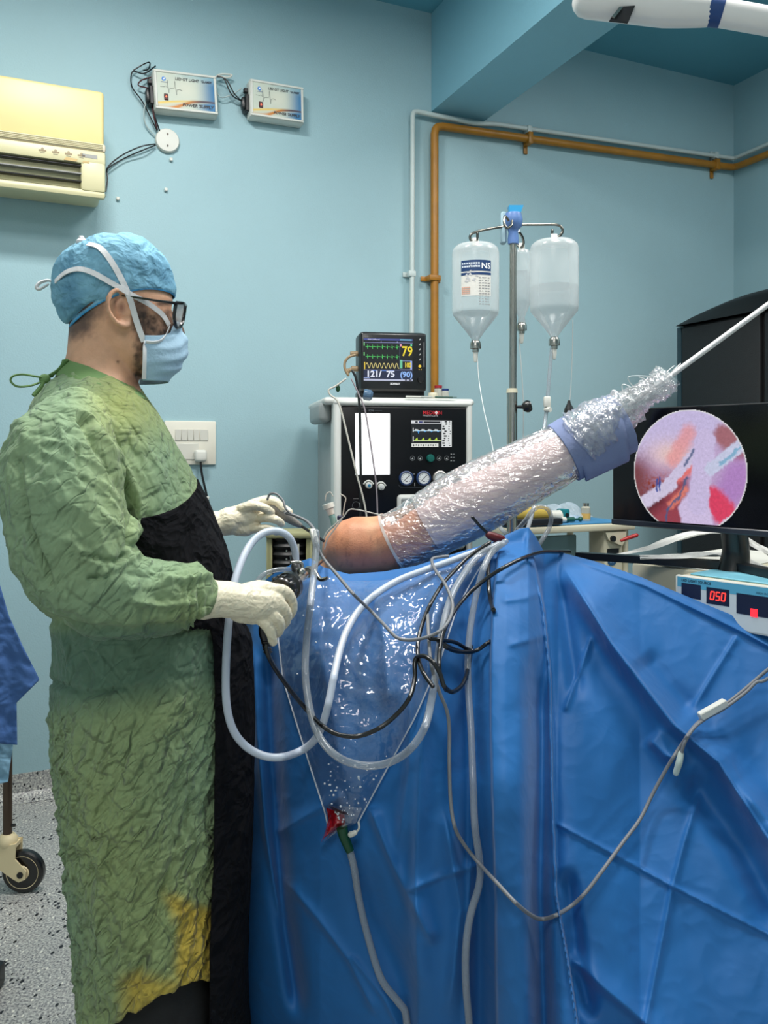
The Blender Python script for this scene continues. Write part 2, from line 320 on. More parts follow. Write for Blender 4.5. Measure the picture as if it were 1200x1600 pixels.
# coved skirting in the floor vinyl
prof = [(0, .1), (.004, .1), (.006, .06), (.012, .03), (.028, .012), (.055, .003), (.055, 0), (0, 0)]
cv = MB(); cv.loft([np.array([(s, -t, z) for t, z in prof]) for s in (SL, SR)], True, mat=WR); struct('baseboard_back', cv, FLOORM)
cv = MB(); cv.loft([np.array([(SR - t, -y, z) for t, z in prof]) for y in (0, TF)], True, mat=WR); struct('baseboard_right', cv, FLOORM)
def wpx(x, y, t):      # room point at distance t off the back wall seen at a picture point
    a = (x - 600) / F; s = (a * (O[1] + t * N[1]) - O[0] - t * N[0]) / (E[0] - a * E[1]); d = O[1] + s * E[1] + t * N[1]
    return s, CAMZ - (y - HZ) / F * d
def wv(x, y, t): s, z = wpx(x, y, t); return W(s, t, z)
# ---------------------------------------------------------------- gas pipes
def pipe(name, label, pts, r, mat, clamps, t0):
    root = thing(name, label, 'pipe', pts[0])
    m = MB(); P_ = []
    for i, p in enumerate(pts):
        p = np.array(p)
        if 0 < i < len(pts) - 1:
            a = np.array(pts[i - 1]) - p; b = np.array(pts[i + 1]) - p; a /= np.linalg.norm(a); b /= np.linalg.norm(b); k = r * 2.2
            for q in (0, .35, .5, .65, 1): P_.append((p + a * k) * (1 - q) ** 2 + 2 * q * (1 - q) * p + (p + b * k) * q * q)
        else: P_.append(p)
    m.tube(P_, r, 14, smooth=False); mk('pipe_run', m, mat, root)
    for c, dr in clamps:
        h = MB(); rot = Matrix.Translation(Vector(c)) @ Matrix.Rotation(WANG, 4, 'Z')
        if dr == 'h': h.rbox((0, -.0, 0), (.026, r * 2.5, r * 3.1), .003, mat=rot); h.rbox((0, t0 - .006, -.005), (.022, .008, r * 6.5), .002, mat=rot)
        else: h.rbox((0, 0, 0), (r * 3.1, r * 2.5, .026), .003, mat=rot); h.rbox((0, t0 - .006, 0), (r * 5.5, .008, .022), .002, mat=rot)
        mk('pipe_clamp', h, mat, root)
    return root
ORANGE = M('orange_pipe_paint', (166, 112, 30), .4, var=.12, vs=12, bump=.2, bs=80); WPIPE = M('white_pipe_paint', (196, 208, 206), .4, var=.05)
tt = .035
def rwall(y_t, z): return W(SR - .035, y_t, z)
zo = wpx(680, 198, tt); zc = wpx(1120, 258, tt)
pipe('gas_pipe', 'thick ochre orange gas pipe turning down the back wall', [wv(679, 640, tt), wv(679, 196, tt), W(SR - .035, tt, wpx(1147, 262, tt)[1]), W(SR - .035, 1.6, wpx(1147, 262, tt)[1] + .0)], .019, ORANGE,
     [(wv(677, 435, tt), 'v'), (wv(826, 217, tt), 'h'), (wv(1118, 258, tt), 'h')], tt)
pipe('copper_pipe', 'thin white painted pipe running just above the orange one', [wv(643, 640, tt), wv(645, 173, tt), wv(740, 193, tt), wv(775, 194, tt), W(SR - .035, tt, wpx(1143, 247, tt)[1]), W(SR - .035, 1.6, wpx(1143, 247, tt)[1] + .02)], .0115, WPIPE,
     [(wv(643, 428, tt), 'v'), (wv(826, 203, tt), 'h'), (wv(1118, 243, tt), 'h')], tt)
# ---------------------------------------------------------------- air conditioner
s1, zb = wpx(165, 311, .22); zt = wpx(160, 138, .22)[1]; s0 = s1 - .86; acr = thing('air_conditioner', 'yellowed split air conditioner on the wall above the blue draped trolley', 'air conditioner', W((s0 + s1) / 2, 0, zb), WANG)
L = s1 - s0; H = zt - zb; YEL = M('yellowed_plastic', (226, 204, 142), .42, var=.06, vs=3); YEL2 = M('aged_cream_plastic', (206, 200, 160), .42, var=.06, vs=4)
def acprof(pts, x0, x1, m): m.loft([np.array([(x, y, z) for y, z in pts]) for x in np.linspace(x0, x1, 2)], True); return m
b = MB(); b.rbox((0, -.1, H * .51), (L - .02, .198, H - .03), .02, 3); mk('back_shell', b, YEL2, acr, local=True)
b = MB(); b.rbox((0, -.2, H * .72), (L - .012, .045, H * .5), .012, 3); fp = mk('front_panel', b, YEL, acr, local=True, label='plain yellowed upper front panel')
b = MB(); b.rbox((0, -.212, H * .455), (L, .03, H * .075), .008, 2); mk('trim_strip', b, M('pinkish_trim', (214, 200, 178), .4), acr, local=True)
for k in range(4): b = MB(); b.rbox((0, -.228, H * (.434 + .014 * k)), (L - .02, .004, .003), .001, 1); mk('groove_rib', b, YEL2, acr, local=True)
b = MB(); zl = [(-.19, .0), (-.205, .02), (-.222, H * .1), (-.226, H * .40), (-.19, H * .42), (-.05, H * .42), (-.05, 0)]
fr = MB(); fr.rbox((0, -.213, H * .355), (L, .03, H * .13), .01, 2); fr.rbox((0, -.205, H * .035), (L, .035, H * .075), .012, 2)
fr.rbox((L / 2 - .045, -.212, H * .2), (.09, .03, H * .30), .012, 2); fr.rbox((-L / 2 + .03, -.212, H * .2), (.06, .03, H * .30), .012, 2); mk('lower_front', fr, YEL2, acr, local=True)
b = MB(); b.box((-.02, -.195, H * .18), (L - .12, .006, H * .24)); mk('outlet_recess', b, BLACK, acr, local=True)
for zz in (.13, .2, .27):
    b = MB(); b.rbox((-.02, -.212, H * zz), (L - .13, .026, .006), .002, 1); mk('louver', b, BLACK if zz != .2 else M('grey_louver', (150, 150, 148), .4), acr, local=True)
ar = Art()
for k in range(4):
    x = L / 2 - .235 + k * .045; ar.rect(x, H * .35, x + .026, H * .365, (150, 132, 100)); ar.disc(x + .013, H * .372, .005, (160, 145, 115)); ar.rect(x + .005, H * .336, x + .021, H * .34, (130, 120, 100))
ar.rect(L / 2 - .085, H * .345, L / 2 - .03, H * .378, (150, 150, 146)); ar.poly([(L / 2 - .15, H * .3), (L / 2 - .105, H * .298), (L / 2 - .1, H * .322), (L / 2 - .14, H * .327)], (196, 168, 110)); ar.poly([(L / 2 - .085, H * .296), (L / 2 - .058, H * .3), (L / 2 - .06, H * .315), (L / 2 - .08, H * .312)], (190, 165, 110))
ar.build('control_marks', acr, PRINT, (0, -.228, 0))
# ---------------------------------------------------------------- two lamp power supplies
def psu(x, y, tilt, wd, ht, label, led):
    s, z = wpx(x, y, .05); root = thing('power_supply_box', label, 'power supply', W(s, 0, z), 0); root.rotation_euler = (0, R(tilt), WANG); root.rotation_mode = 'XYZ'
    root.rotation_euler = (Matrix.Rotation(WANG, 4, 'Z') @ Matrix.Rotation(R(-tilt), 4, 'Y')).to_euler()
    b = MB(); b.rbox((0, -.032, 0), (wd, .062, ht), .008, 2); mk('case', b, WHITE, root, local=True)
    i = .014; fw, fh = wd / 2 - i, ht / 2 - i
    b = MB()
    for a in ((0, fh + .005, wd - .006, .010), (0, -fh - .005, wd - .006, .010)): b.rbox((a[0], -.065, a[1]), (a[2], .006, a[3]), .002, 1)
    for a in (-1, 1): b.rbox((a * (fw + .005), -.065, 0), (.010, .006, 2 * fh), .002, 1)
    mk('front_rim', b, WHITE, root, local=True)
    def fn(u, v):
        c = mixc(lin((196, 204, 190)) * np.ones((len(u), 3)), lin((28, 110, 160)), np.clip(smst(.62, 1.02, u) * (.55 + .45 * smst(.0, .6, 1 - abs(v - .45) * 1.6)) + .35 * (v < .2) * smst(.55, .8, u), 0, 1))
        c = mixc(c, lin((110, 170, 190)), .5 * smst(.75, 1, v) * smst(.2, .6, u)); c = mixc(c, lin((220, 218, 200)), .6 * np.exp(-((u - .5) / .18) ** 2 - ((v - .6) / .3) ** 2))
        a1 = .13 + .15 * np.sin(np.clip(u / .95, 0, 1) * 1.75) * 1.05; k = smst(-.11, -.012, v - a1) * smst(.012, -.004, v - a1); c = mixc(c, np.array(lin((226, 190, 80))), k * smst(1.05, .25, u) * .95)
        lo = -.04 + .36 * np.sin(np.clip(u, 0, 1) * 1.7) * smst(.0, .62, u); band = np.exp(-((v - (lo * .9 - .02)) / (.045 * (1.25 - u) + .012)) ** 2)
        c = mixc(c, mixc(lin((200, 120, 20)) * np.ones((len(u), 3)), lin((60, 40, 60)), smst(.45, .8, u)), np.clip(band * 1.2, 0, 1)); return c
    picture('front_print', root, PRINT, -fw, -fh, fw, fh, 170, 110, fn, (0, -.0635, 0))
    ar = Art(); k = wd / .25
    ar.text("LED OT LIGHT", fw - .060 * k, fh - .024 * k, .0150 * k, (22, 22, 26), "RIGHT", bold=.0003, shear=.15, sx=.95); ar.text("'GLAMER'", fw - .052 * k, fh - .0235 * k, .0125 * k, (30, 40, 60), bold=.0003, shear=.2, sx=.85)
    ar.text("POWER 'SUPPLY", fw - .008 * k, -fh + .010 * k, .0165 * k, (18, 20, 24), 'RIGHT', bold=.0005, shear=.25, sx=1.02)
    e = [(-fw + .012, .012), (-fw + .03, .012), (-fw + .034, .016), (-fw + .04, .008), (-fw + .042, .04), (-fw + .046, -.012), (-fw + .05, .006), (-fw + .06, .009), (-fw + .068, .008), (-fw + .072, .04), (-fw + .077, -.018), (-fw + .08, .004), (-fw + .09, .007), (-fw + .1, .003)]
    ar.line(e, .0012, (50, 60, 66)); ar.disc(-fw + .028, fh - .026, .0085, (60, 130, 210)); ar.poly([(-fw + .023, fh - .03), (-fw + .034, fh - .026), (-fw + .03, fh - .02)], (235, 240, 245), 2); ar.rect(-fw + .016, fh - .040, -fw + .042, fh - .038, (90, 110, 150))
    ar.build('lettering', root, PRINT, (0, -.0642, 0))
    b = MB(); b.rbox((-fw + .034, -.0655, -.028 * k), (.017, .006, .026), .002, 1); sw = mk('rocker_switch', b, M('red_switch', (70, 8, 8), .3), root, local=True, label='dark red rocker switch with lit centre')
    b = MB(); b.ball((-fw + .034, -.069, -.028 * k), (.003, .002, .0035), 8); mk('indicator_light', b, M('red_glow', (255, 90, 60), .3, emit=led), sw, local=True)
    b = MB(); b.rbox((-wd / 2 - .008, -.025, ht * .24), (.02, .022, .02), .003, 1); mk('small_plug', b, BLACK, root, local=True)
    b = MB(); b.rbox((-wd / 2 - .008, -.028, -ht * .12), (.018, .05, ht * .46), .004, 1); b.rbox((-wd / 2 - .02, -.03, -ht * .12), (.02, .036, ht * .32), .008, 2); mk('mains_plug', b, BLACK, root, local=True)
    return root
psu(290, 146, 3.4, .262, .168, 'white lamp power supply box trailing loose wires above round junction cover', 3.0)
psu(432, 160, .8, .243, .162, 'white lamp power supply box nearer the pipes, right of the other', 1.2)
# round cover, wires, wall plugs
c = wv(261, 221, 0); root = thing('junction_cover', 'round white junction cover screwed to the wall below wires', 'junction box', c, WANG)
b = MB(); b.lathe([(.05, 0), (.05, .012), (.046, .018), (.0, .02)], n=32, mat=Matrix.Rotation(R(90), 4, 'X')); mk('cover', b, WHITE, root, local=True)
for z in (.024, -.024): b = MB(); b.ball((0, -.02, z), (.0035, .002, .005), 8); mk('screw', b, DSTEEL, root, local=True)
def wirebundle(name, label, lines, r, mats):
    root = thing(name, label, 'cable', lines[0][0])
    for l, mm in zip(lines, mats): m = MB(); m.tube(l, r, 6, 5); mk('wire', m, mm, root)
    return root
RED = M('dark_red_wire', (70, 14, 20), .5); PALE = M('pale_wire', (170, 185, 185), .5)
Wp = lambda l: [wv(*q) for q in l]
wirebundle('wire_bundle', 'black and red wires hanging between left power box and cover', [Wp([(243, 103, .01), (225, 115, .03), (207, 112, .02), (206, 135, .02), (222, 158, .02), (236, 185, .02), (246, 205, .02)]), Wp([(240, 120, .01), (222, 125, .03), (216, 133, .03), (228, 137, .03), (238, 140, .02)]), Wp([(238, 160, .02), (240, 180, .03), (246, 203, .015)]), Wp([(236, 160, .02), (243, 185, .03), (250, 206, .015)]), Wp([(230, 150, .02), (225, 175, .02), (228, 195, .015), (242, 212, .012)]), Wp([(208, 110, .02), (225, 100, .03), (234, 98, .02), (232, 108, .03), (224, 110, .02)])], .0028, [BLACK, RED, RED, BLACK, PALE, BLACK])
wirebundle('wire_bundle', 'black wires running from round cover down behind air conditioner', [Wp([(243, 225, .015), (220, 229, .03), (190, 243, .02), (168, 262, .02), (168, 280, .02), (165, 300, .02)]), Wp([(243, 227, .015), (225, 234, .03), (195, 247, .02), (170, 262, .025), (167, 270, .02)])], .0028, [BLACK, BLACK])
wirebundle('wire_bundle', 'black and pale wires joining the two power boxes', [Wp([(339, 120, .04), (350, 123, .05), (362, 148, .04), (378, 158, .03)]), Wp([(339, 118, .04), (354, 125, .05), (366, 146, .04), (380, 160, .03)]), Wp([(337, 140, .03), (345, 152, .03), (362, 148, .03), (377, 138, .03)])], .0028, [BLACK, BLACK, PALE])
m = MB(); m.tube(Wp([(336, 121, .03), (345, 116, .03), (362, 117, .03), (356, 121, .03), (340, 119, .03)]), .004, 6); mk('coiled_lead', m, WHITE, label='short coil of white lead between the two power boxes', cat_='cable')
for i, (x, y) in enumerate(((267, 250), (259, 297), (184, 311))):
    c = wv(x, y, 0); m = MB(); m.rbox((0, -.006, 0), (.013, .014, .013), .002, 1, Matrix.Translation(Vector(c)) @ Matrix.Rotation(WANG, 4, 'Z'))
    mk('wall_plug', m, WHITE, label=['small white wall plug just below round junction cover', 'small white wall plug midway between cover and surgical cap', 'small white wall plug just right of air conditioner bottom'][i], cat_='wall plug', org=c)
# ---------------------------------------------------------------- switch plate with plug
s, z = wpx(297, 692, 0); root = thing('socket_plate', 'white switch and socket plate on the wall behind the surgeon', 'switch plate', W(s, 0, z), WANG)
wd, ht = .215, .185
b = MB(); b.rbox((0, -.007, 0), (wd, .014, ht), .005, 2); mk('plate', b, M('switch_white', (226, 222, 208), .4), root, local=True)
for k in range(5): b = MB(); b.rbox((-.052 + .0255 * k + (.006 if k > 3 else 0), -.0145, .033), (.0245 if k < 4 else .034, .007, .048), .0015, 1); mk('rocker', b, M('switch_grey', (208, 206, 196), .4), root, local=True)
b = MB(); b.rbox((-.01, -.0145, -.037), (.085, .006, .07), .003, 1); mk('socket_face', b, MATS['switch_grey'], root, local=True)
PL = thing('mains_plug', 'white mains plug with black cord in the wall socket', 'plug', wv(312, 712, .018), WANG)
b = MB(); b.rbox((0, -.02, 0), (.05, .04, .05), .012, 3); mk('plug_body', b, WHITE, PL, local=True)
b = MB(); b.tube([np.array(q) for q in ((0, -.02, -.024), (.006, -.02, -.08), (.026, -.02, -.17), (.04, -.02, -.26), (.05, -.02, -.6), (.06, -.02, -1.08))], .005, 8); mk('cord', b, BLKRUB, PL, local=True)
b = MB(); b.rbox((.028, -.02, -.178), (.016, .016, .014), .003, 1); mk('cord_tag', b, WHITE, PL, local=True)
# ---------------------------------------------------------------- overhead lamp arm
root = thing('lamp_arm', 'white overhead surgical lamp arm with blue ring at the ceiling', 'lamp arm', P(1000, 10, 1.6))
LA = M('lamp_white', (232, 230, 228), .3, coat=.3)
m = MB(); m.tube([P(918, 4, 1.62), P(960, 6, 1.61), P(1040, 14, 1.6), P(1108, 18, 1.59)], [.030, .033, .034, .028], 20, caps='round', flat=1.0); mk('arm_housing', m, LA, root)
m = MB(); m.cyl(P(1106, 17, 1.59), P(1128, 20, 1.585), .0285, .0275, 24); mk('blue_ring', m, M('ring_blue', (28, 66, 124), .4), root, label='dark blue joint ring')
m = MB(); m.tube([P(1127, 20, 1.585), P(1200, 33, 1.57), P(1330, 55, 1.55)], [.0265, .026, .03], 20); mk('arm_tube', m, LA, root)
m = MB(); m.tube([P(1330, 55, 1.55), P(1330, 20, 1.55), np.array([P(1330, 0, 1.55)[0], 1.55, CEIL])], .03, 16, smooth=False); mk('drop_tube', m, LA, root)
m = MB(); m.prism([(-.018, -.012), (.018, -.016), (.03, .014), (.0, .012)], .01, Matrix.Translation(Vector(P(968, 20, 1.576)))); slot = mk('hinge_slot', m, M('slot_dark', (26, 26, 30), .5), root, label='dark hinge slot')
m = MB(); m.prism([(-.01, -.008), (-.004, -.01), (.012, .010), (.006, .011)], .006, Matrix.Translation(Vector(P(964, 19, 1.57)))); mk('hinge_lever', m, STEEL, slot)
# ---------------------------------------------------------------- anaesthesia machine
MA = R(12); mc = np.array([.0725, 3.157, 0]); KX, KZ = .00252, .00246
fx = lambda px: (px - 627) * KX
fz = lambda y: CAMZ - (y - HZ) * KZ
def mloc(x, y, z): return mc + np.array([x * math.cos(MA) - y * math.sin(MA), x * math.sin(MA) + y * math.cos(MA), z])
root = thing('anaesthesia_machine', 'tall white anaesthesia machine with black front panel and gauges', 'medical machine', mc, MA)
top = 1.551; wd = .545; MW = M('machine_white', (206, 208, 204), .4); MG = M('machine_grey', (150, 156, 156), .45, var=.05)
b = MB(); b.rbox((0, .26, top / 2 + .05), (wd - .01, .46, top - .12), .02, 2); mk('body', b, MG, root, local=True, label='grey body shell')
# white front surround as a frame
fr = MB(); x0, x1, z1, z0 = -wd / 2, wd / 2, top, .25
fr.rbox((0, .01, top - .008), (wd, .09, .024), .012, 3); fr.rbox((x0 + .015, .012, (z1 + z0) / 2), (.03, .09, z1 - z0), .012, 3); fr.rbox((x1 - .013, .012, (z1 + z0) / 2), (.026, .09, z1 - z0), .012, 3); mk('front_surround', fr, MW, root, local=True)
b = MB(); b.rbox((-.01, .24, top + .0), (wd + .05, .5, .028), .013, 3); mk('top_shelf', b, MW, root, local=True)
b = MB(); b.rbox((x0 - .022, .20, top - .04), (.05, .32, .08), .02, 3); mk('side_handle', b, MG, root, local=True)
PAN = M('gloss_black_panel', (8, 9, 13), .3, spec=.3)
b = MB(); b.rbox((0, -.0, (fz(636) + fz(880)) / 2), (wd - .05, .06, fz(636) - fz(880)), .008, 2); mk('black_panel', b, PAN, root, local=True)
FY = -.031
b = MB(); b.rbox((fx(668), FY - .006, fz(815)), (.27, .03, fz(772) - fz(858)), .016, 3); tr = mk('tray_surround', b, MW, root, local=True)
b = MB(); b.rbox((fx(668), FY - .018, fz(818)), (.245, .012, fz(777) - fz(858)), .012, 3); mk('tray_recess', b, M('tray_grey', (120, 126, 128), .4, var=.08), tr, local=True, label='grey recessed tray')
b = MB(); b.rbox((fx(577.5), FY - .001, fz(694)), (53 * KX, .004, 95 * KZ), .002, 1); mk('record_sheet', b, M('lit_paper', (250, 252, 255), .5, emit=.55), root, local=True, label='bright white lit display sheet')
ar = Art(); ar.text('MEDI', fx(655), fz(647.5), .020, (190, 40, 50), bold=.0002, sx=1.0); ar.disc(fx(676.5), fz(644.8), .008, (190, 40, 50)); ar.rect(fx(674.3), fz(645.8), fx(678.7), fz(643.8), (230, 230, 230), 2); ar.rect(fx(675.7), fz(647.4), fx(677.4), fz(642.4), (230, 230, 230), 2); ar.text('N', fx(679.5), fz(647.5), .020, (190, 40, 50), bold=.0002)
ar.text('Healthcare', fx(655), fz(650.6), .0105, (170, 170, 175), sx=1.3); ar.text('ION', fx(571), fz(644), .011, (120, 124, 130)); ar.rect(fx(560), fz(643.6), fx(569), fz(642.6), (50, 54, 60)); ar.rect(fx(580), fz(643), fx(592), fz(641.8), (40, 44, 50))
tag(ar.build('brand_lettering', root, PRINT, (0, FY, 0)), kind='stuff'); ar = Art()
for k, px in enumerate((639, 651, 681, 693)):
    ar.ring(fx(px), fz(716), .0085, .0012, (130, 135, 138)); ar.poly([(fx(px) - .004, fz(716) - .003), (fx(px) + .004, fz(716) - .003 - .002 * (k % 2)), (fx(px) + .002, fz(716) + .004)], (190, 195, 195))
for k in range(3): ar.disc(fx(700), fz(709.5 + 5.2 * k), .0022, (200, 205, 205)); ar.rect(fx(702), fz(710.4 + 5.2 * k), fx(706), fz(708.8 + 5.2 * k), (110, 114, 118))
tag(ar.build('button_marks', root, PRINT, (0, FY, 0)), kind='stuff'); ar = Art()
ar.rect(fx(640), fz(741), fx(643), fz(740), (150, 150, 150)); ar.rect(fx(642), fz(759), fx(643.2), fz(754), (200, 200, 190)); ar.rect(fx(694), fz(758), fx(695.2), fz(753), (200, 200, 190)); ar.rect(fx(548), fz(778), fx(556), fz(777.2), (120, 120, 120))
ar.line([(fx(617), fz(757)), (fx(620), fz(760.5)), (fx(655), fz(761.5)), (fx(700), fz(760.5)), (fx(716), fz(757))], .0014, (90, 95, 102)); tag(ar.build('gauge_outline', root, PRINT, (0, FY, 0)), kind='stuff'); ar = Art(); ar.ring(fx(552), fz(788), .014, .0013, (90, 95, 98)); ar.rect(fx(557), fz(788), fx(558.6), fz(784.5), (200, 200, 200))
ar.build('dial_mark', root, PRINT, (0, FY, 0))
b = MB(); b.lathe([(.0155, 0), (.0155, .008), (.013, .014), (0, .015)], mat=Matrix.Translation((fx(667), FY, fz(716))) @ Matrix.Rotation(R(90), 4, 'X')); mk('green_knob', b, M('green_knob', (18, 96, 88), .35), root, local=True, label='green turning knob')
# gauges
for k, px in enumerate((629, 656, 682, 708)):
    T = Matrix.Translation((fx(px), FY, fz(747))) @ Matrix.Rotation(R(90), 4, 'X')
    b = MB(); b.lathe([(.0285, 0), (.0285, .010), (.024, .013), (.0225, .009), (0, .009)], mat=T); g = mk('pressure_gauge', b, M('gauge_blue', (34, 62, 108), .35) if k < 2 else M('gauge_chrome', (190, 186, 180), .3, .7), root, local=True, label='blue rimmed gauge' if k < 2 else 'chrome rimmed gauge')
    a2 = Art(); a2.disc(0, 0, .0215, (226, 230, 232), 0, 28)
    for q in range(11): an = R(225 - 27 * q); a2.line([(math.cos(an) * .015, math.sin(an) * .015), (math.cos(an) * .019, math.sin(an) * .019)], .0012, (60, 66, 80), 1)
    a2.line([(-.010, -.010), (.012, .012)], .0022, (20, 20, 24), 2); a2.rect(-.004, -.014, .004, -.011, (90, 90, 100), 1); a2.build('dial', g, PRINT, (fx(px), FY - .0095, fz(747)))
for px, py, c in ((571, 757.5, (40, 110, 150)), (590, 760, (200, 204, 206))):
    T = Matrix.Translation((fx(px), FY, fz(py))) @ Matrix.Rotation(R(90), 4, 'X'); b = MB(); b.lathe([(.0125, 0), (.0125, .014), (.011, .018), (.006, .019), (0, .019)], mat=T); kn = mk('white_knob', b, MW, root, local=True)
    b = MB(); b.lathe([(.006, .018), (.006, .021), (0, .0215)], mat=T); mk('knob_cap', b, M('cap_%d' % c[0], c, .4), kn, local=True)
    b = MB(); b.tube([(fx(px) + .020 * math.cos(R(a)), FY - .003, fz(py + 1) + .020 * math.sin(R(a))) for a in (20, 60, 90, 120, 160)], .003, 8); mk('knob_guard', b, MW, root, local=True)
# ventilator screen
sc = Art(); sx0, sx1, sz0, sz1 = fx(637), fx(701), fz(698.5), fz(657); sc.rect(sx0, sz0, sx1, sz1, (16, 20, 26), 0)
ux = lambda u: sx0 + u * (sx1 - sx0)
uz = lambda v: sz0 + v * (sz1 - sz0)
sc.rect(ux(0), uz(.88), ux(.74), uz(1), (220, 222, 226)); sc.rect(ux(.1), uz(.9), ux(.16), uz(.97), (20, 24, 40), 2); sc.rect(ux(.19), uz(.9), ux(.28), uz(.97), (40, 50, 110), 2); sc.rect(ux(.3), uz(.9), ux(.72), uz(.97), (16, 18, 28), 2); sc.rect(ux(.75), uz(0), ux(1), uz(1), (222, 226, 226))
for k in range(11):
    z = .03 + k * .09; q = random.uniform(.76, .86); sc.rect(ux(q), uz(z), ux(q + random.uniform(.04, .08)), uz(z + .055), (24, 26, 32), 2); q = random.uniform(.9, .95); sc.rect(ux(q), uz(z + .01), ux(q + .035), uz(z + .04), (40, 44, 50), 2)
sc.rect(ux(.01), uz(0), ux(.67), uz(.14), (224, 226, 220))
for k in range(10): sc.rect(ux(.05 + .06 * k), uz(.03 + .02 * (k % 2)), ux(.075 + .06 * k), uz(.1), (50, 52, 60), 2)
for k in range(4):
    u = .08 + k * .16; sc.poly([(ux(u), uz(.25)), (ux(u + .07), uz(.36)), (ux(u + .085), uz(.27)), (ux(u + .15), uz(.25))], (190, 224, 60)); sc.poly([(ux(u), uz(.62)), (ux(u + .02), uz(.67)), (ux(u + .09), uz(.66)), (ux(u + .1), uz(.62))], (240, 244, 244))
    sc.poly([(ux(u + .07), uz(.6)), (ux(u + .13), uz(.6)), (ux(u + .1), uz(.55 - .06 * (k == 0)))], (60, 150, 220))
sc.rect(ux(.05), uz(.235), ux(.73), uz(.26), (220, 240, 170), 2); sc.rect(ux(.05), uz(.6), ux(.73), uz(.625), (200, 230, 245), 2); sc.rect(ux(.04), uz(.2), ux(.06), uz(.4), (240, 240, 240), 2); sc.rect(ux(.04), uz(.56), ux(.06), uz(.72), (240, 240, 240), 2)
sc.build('ventilator_screen', root, SCREEN, (0, FY, 0), label='small lit screen of breathing curves')
for q in (-1, 1):
    for p_ in (.06, .44):
        b = MB(); T = Matrix.Translation((q * .23, p_, .05)) @ Matrix.Rotation(R(90), 4, 'Y'); b.lathe([(.05, -.015), (.05, .015)], mat=T); mk('caster', b, BLACK, root, local=True)
b = MB(); b.rbox((0, .25, .16), (wd, .5, .14), .02, 2); mk('base', b, MG, root, local=True)
# ---------------------------------------------------------------- patient monitor
pm = mloc(fx(622), .16, 1.566); ma = MA - R(3); root = thing('patient_monitor', 'black patient monitor showing 79 and 121/75, on the anaesthesia machine', 'monitor', pm, ma)
k = .00242; PW, PH = 113 * k, 99 * k; zc = .028 + PH / 2
b = MB(); b.rbox((0, .03, .018), (PW * .96, .15, .036), .006, 2); mk('stand', b, BLACK, root, local=True)
b = MB(); b.rbox((0, 0, zc), (PW, .13, PH), .02, 4); mk('housing', b, BLACK, root, local=True)
b = MB(); b.rbox((0, -.062, zc), (PW - .008, .02, PH - .008), .012, 3); mk('front_bezel', b, M('bezel_black', (16, 17, 20), .3, coat=.3), root, local=True)
Y = -.0725; a0, a1 = -PW / 2 + 7 * k, -PW / 2 + 88 * k; b0, b1 = zc + PH / 2 - 81 * k, zc + PH / 2 - 12 * k
sc = Art(); X = lambda u: a0 + u * (a1 - a0)
Z = lambda v: b0 + v * (b1 - b0)
sc.rect(a0, b0, a1, b1, (12, 15, 22), 0); sc.rect(X(0), Z(.955), X(1), Z(1), (70, 80, 150)); sc.text('Adult  Unfiltered', X(.08), Z(.962), .007, (240, 240, 250)); sc.rect(X(.74), Z(.965), X(.98), Z(.992), (120, 200, 220), 2); sc.rect(X(0), Z(.9), X(1), Z(.91), (160, 165, 220)); sc.rect(X(.35), Z(.9), X(.36), Z(.94), (190, 190, 240)); sc.rect(X(.68), Z(.9), X(.69), Z(.94), (190, 190, 240))
for v in (.8, .57):
    p = []
    for i in range(7):
        u = .04 + i * .1; p += [(u, v), (u + .028, v), (u + .033, v - .02), (u + .037, v + .055), (u + .042, v - .055), (u + .047, v), (u + .07, v + .012), (u + .09, v)]
    sc.line([(X(u), Z(q)) for u, q in p], .0018, (90, 220, 110)); sc.rect(X(.0), Z(v + .02), X(.02), Z(v + .1), (120, 220, 130))
p = [(.05 + .0085 * i, .365 + .055 * math.sin(i * .62 + .3) - .012 * (i % 10 > 5)) for i in range(80)]; sc.line([(X(u), Z(v)) for u, v in p], .0023, (240, 222, 140)); sc.rect(X(.01), Z(.27), X(.03), Z(.44), (240, 205, 60))
sc.rect(X(.73), Z(.27), X(.735), Z(.9), (90, 96, 130)); sc.rect(X(0), Z(.255), X(1), Z(.262), (130, 135, 180)); sc.rect(X(.74), Z(.275), X(.99), Z(.28), (170, 180, 230)); sc.rect(X(.75), Z(.475), X(.98), Z(.485), (170, 190, 240)); sc.rect(X(.74), Z(.3), X(.79), Z(.5), (110, 200, 160)); sc.rect(X(.95), Z(.28), X(.99), Z(.48), (150, 170, 230)); sc.rect(X(.74), Z(.82), X(.775), Z(.88), (235, 160, 180)); sc.rect(X(.955), Z(.83), X(.99), Z(.88), (110, 220, 170))
sc.text('79', X(.775), Z(.60), .054, (250, 225, 50), bold=.001, sx=.82); sc.text('100', X(.83), Z(.325), .028, (250, 225, 60), bold=.0008, sx=.66)
sc.rect(X(0), Z(.05), X(1), Z(.245), (30, 38, 70)); sc.text('121/', X(.05), Z(.095), .034, (235, 240, 255), bold=.0012); sc.text('75', X(.46), Z(.095), .034, (235, 240, 255), bold=.0012); sc.text('(90)', X(.74), Z(.095), .031, (150, 190, 250), bold=.001)
for u in (.16, .52, .36): sc.rect(X(u), Z(.235), X(u + .1), Z(.25), (90, 140, 230), 2)
sc.rect(X(0), Z(0), X(1), Z(.045), (190, 195, 220)); sc.rect(X(.84), Z(.01), X(.88), Z(.04), (40, 40, 60), 2); sc.rect(X(.92), Z(.01), X(.98), Z(.04), (40, 40, 60), 2); sc.rect(X(0), Z(.06), X(.12), Z(.08), (150, 170, 220), 2)
sc.build('screen', root, SCREEN, (0, Y, 0), label='lit screen with green and yellow traces')
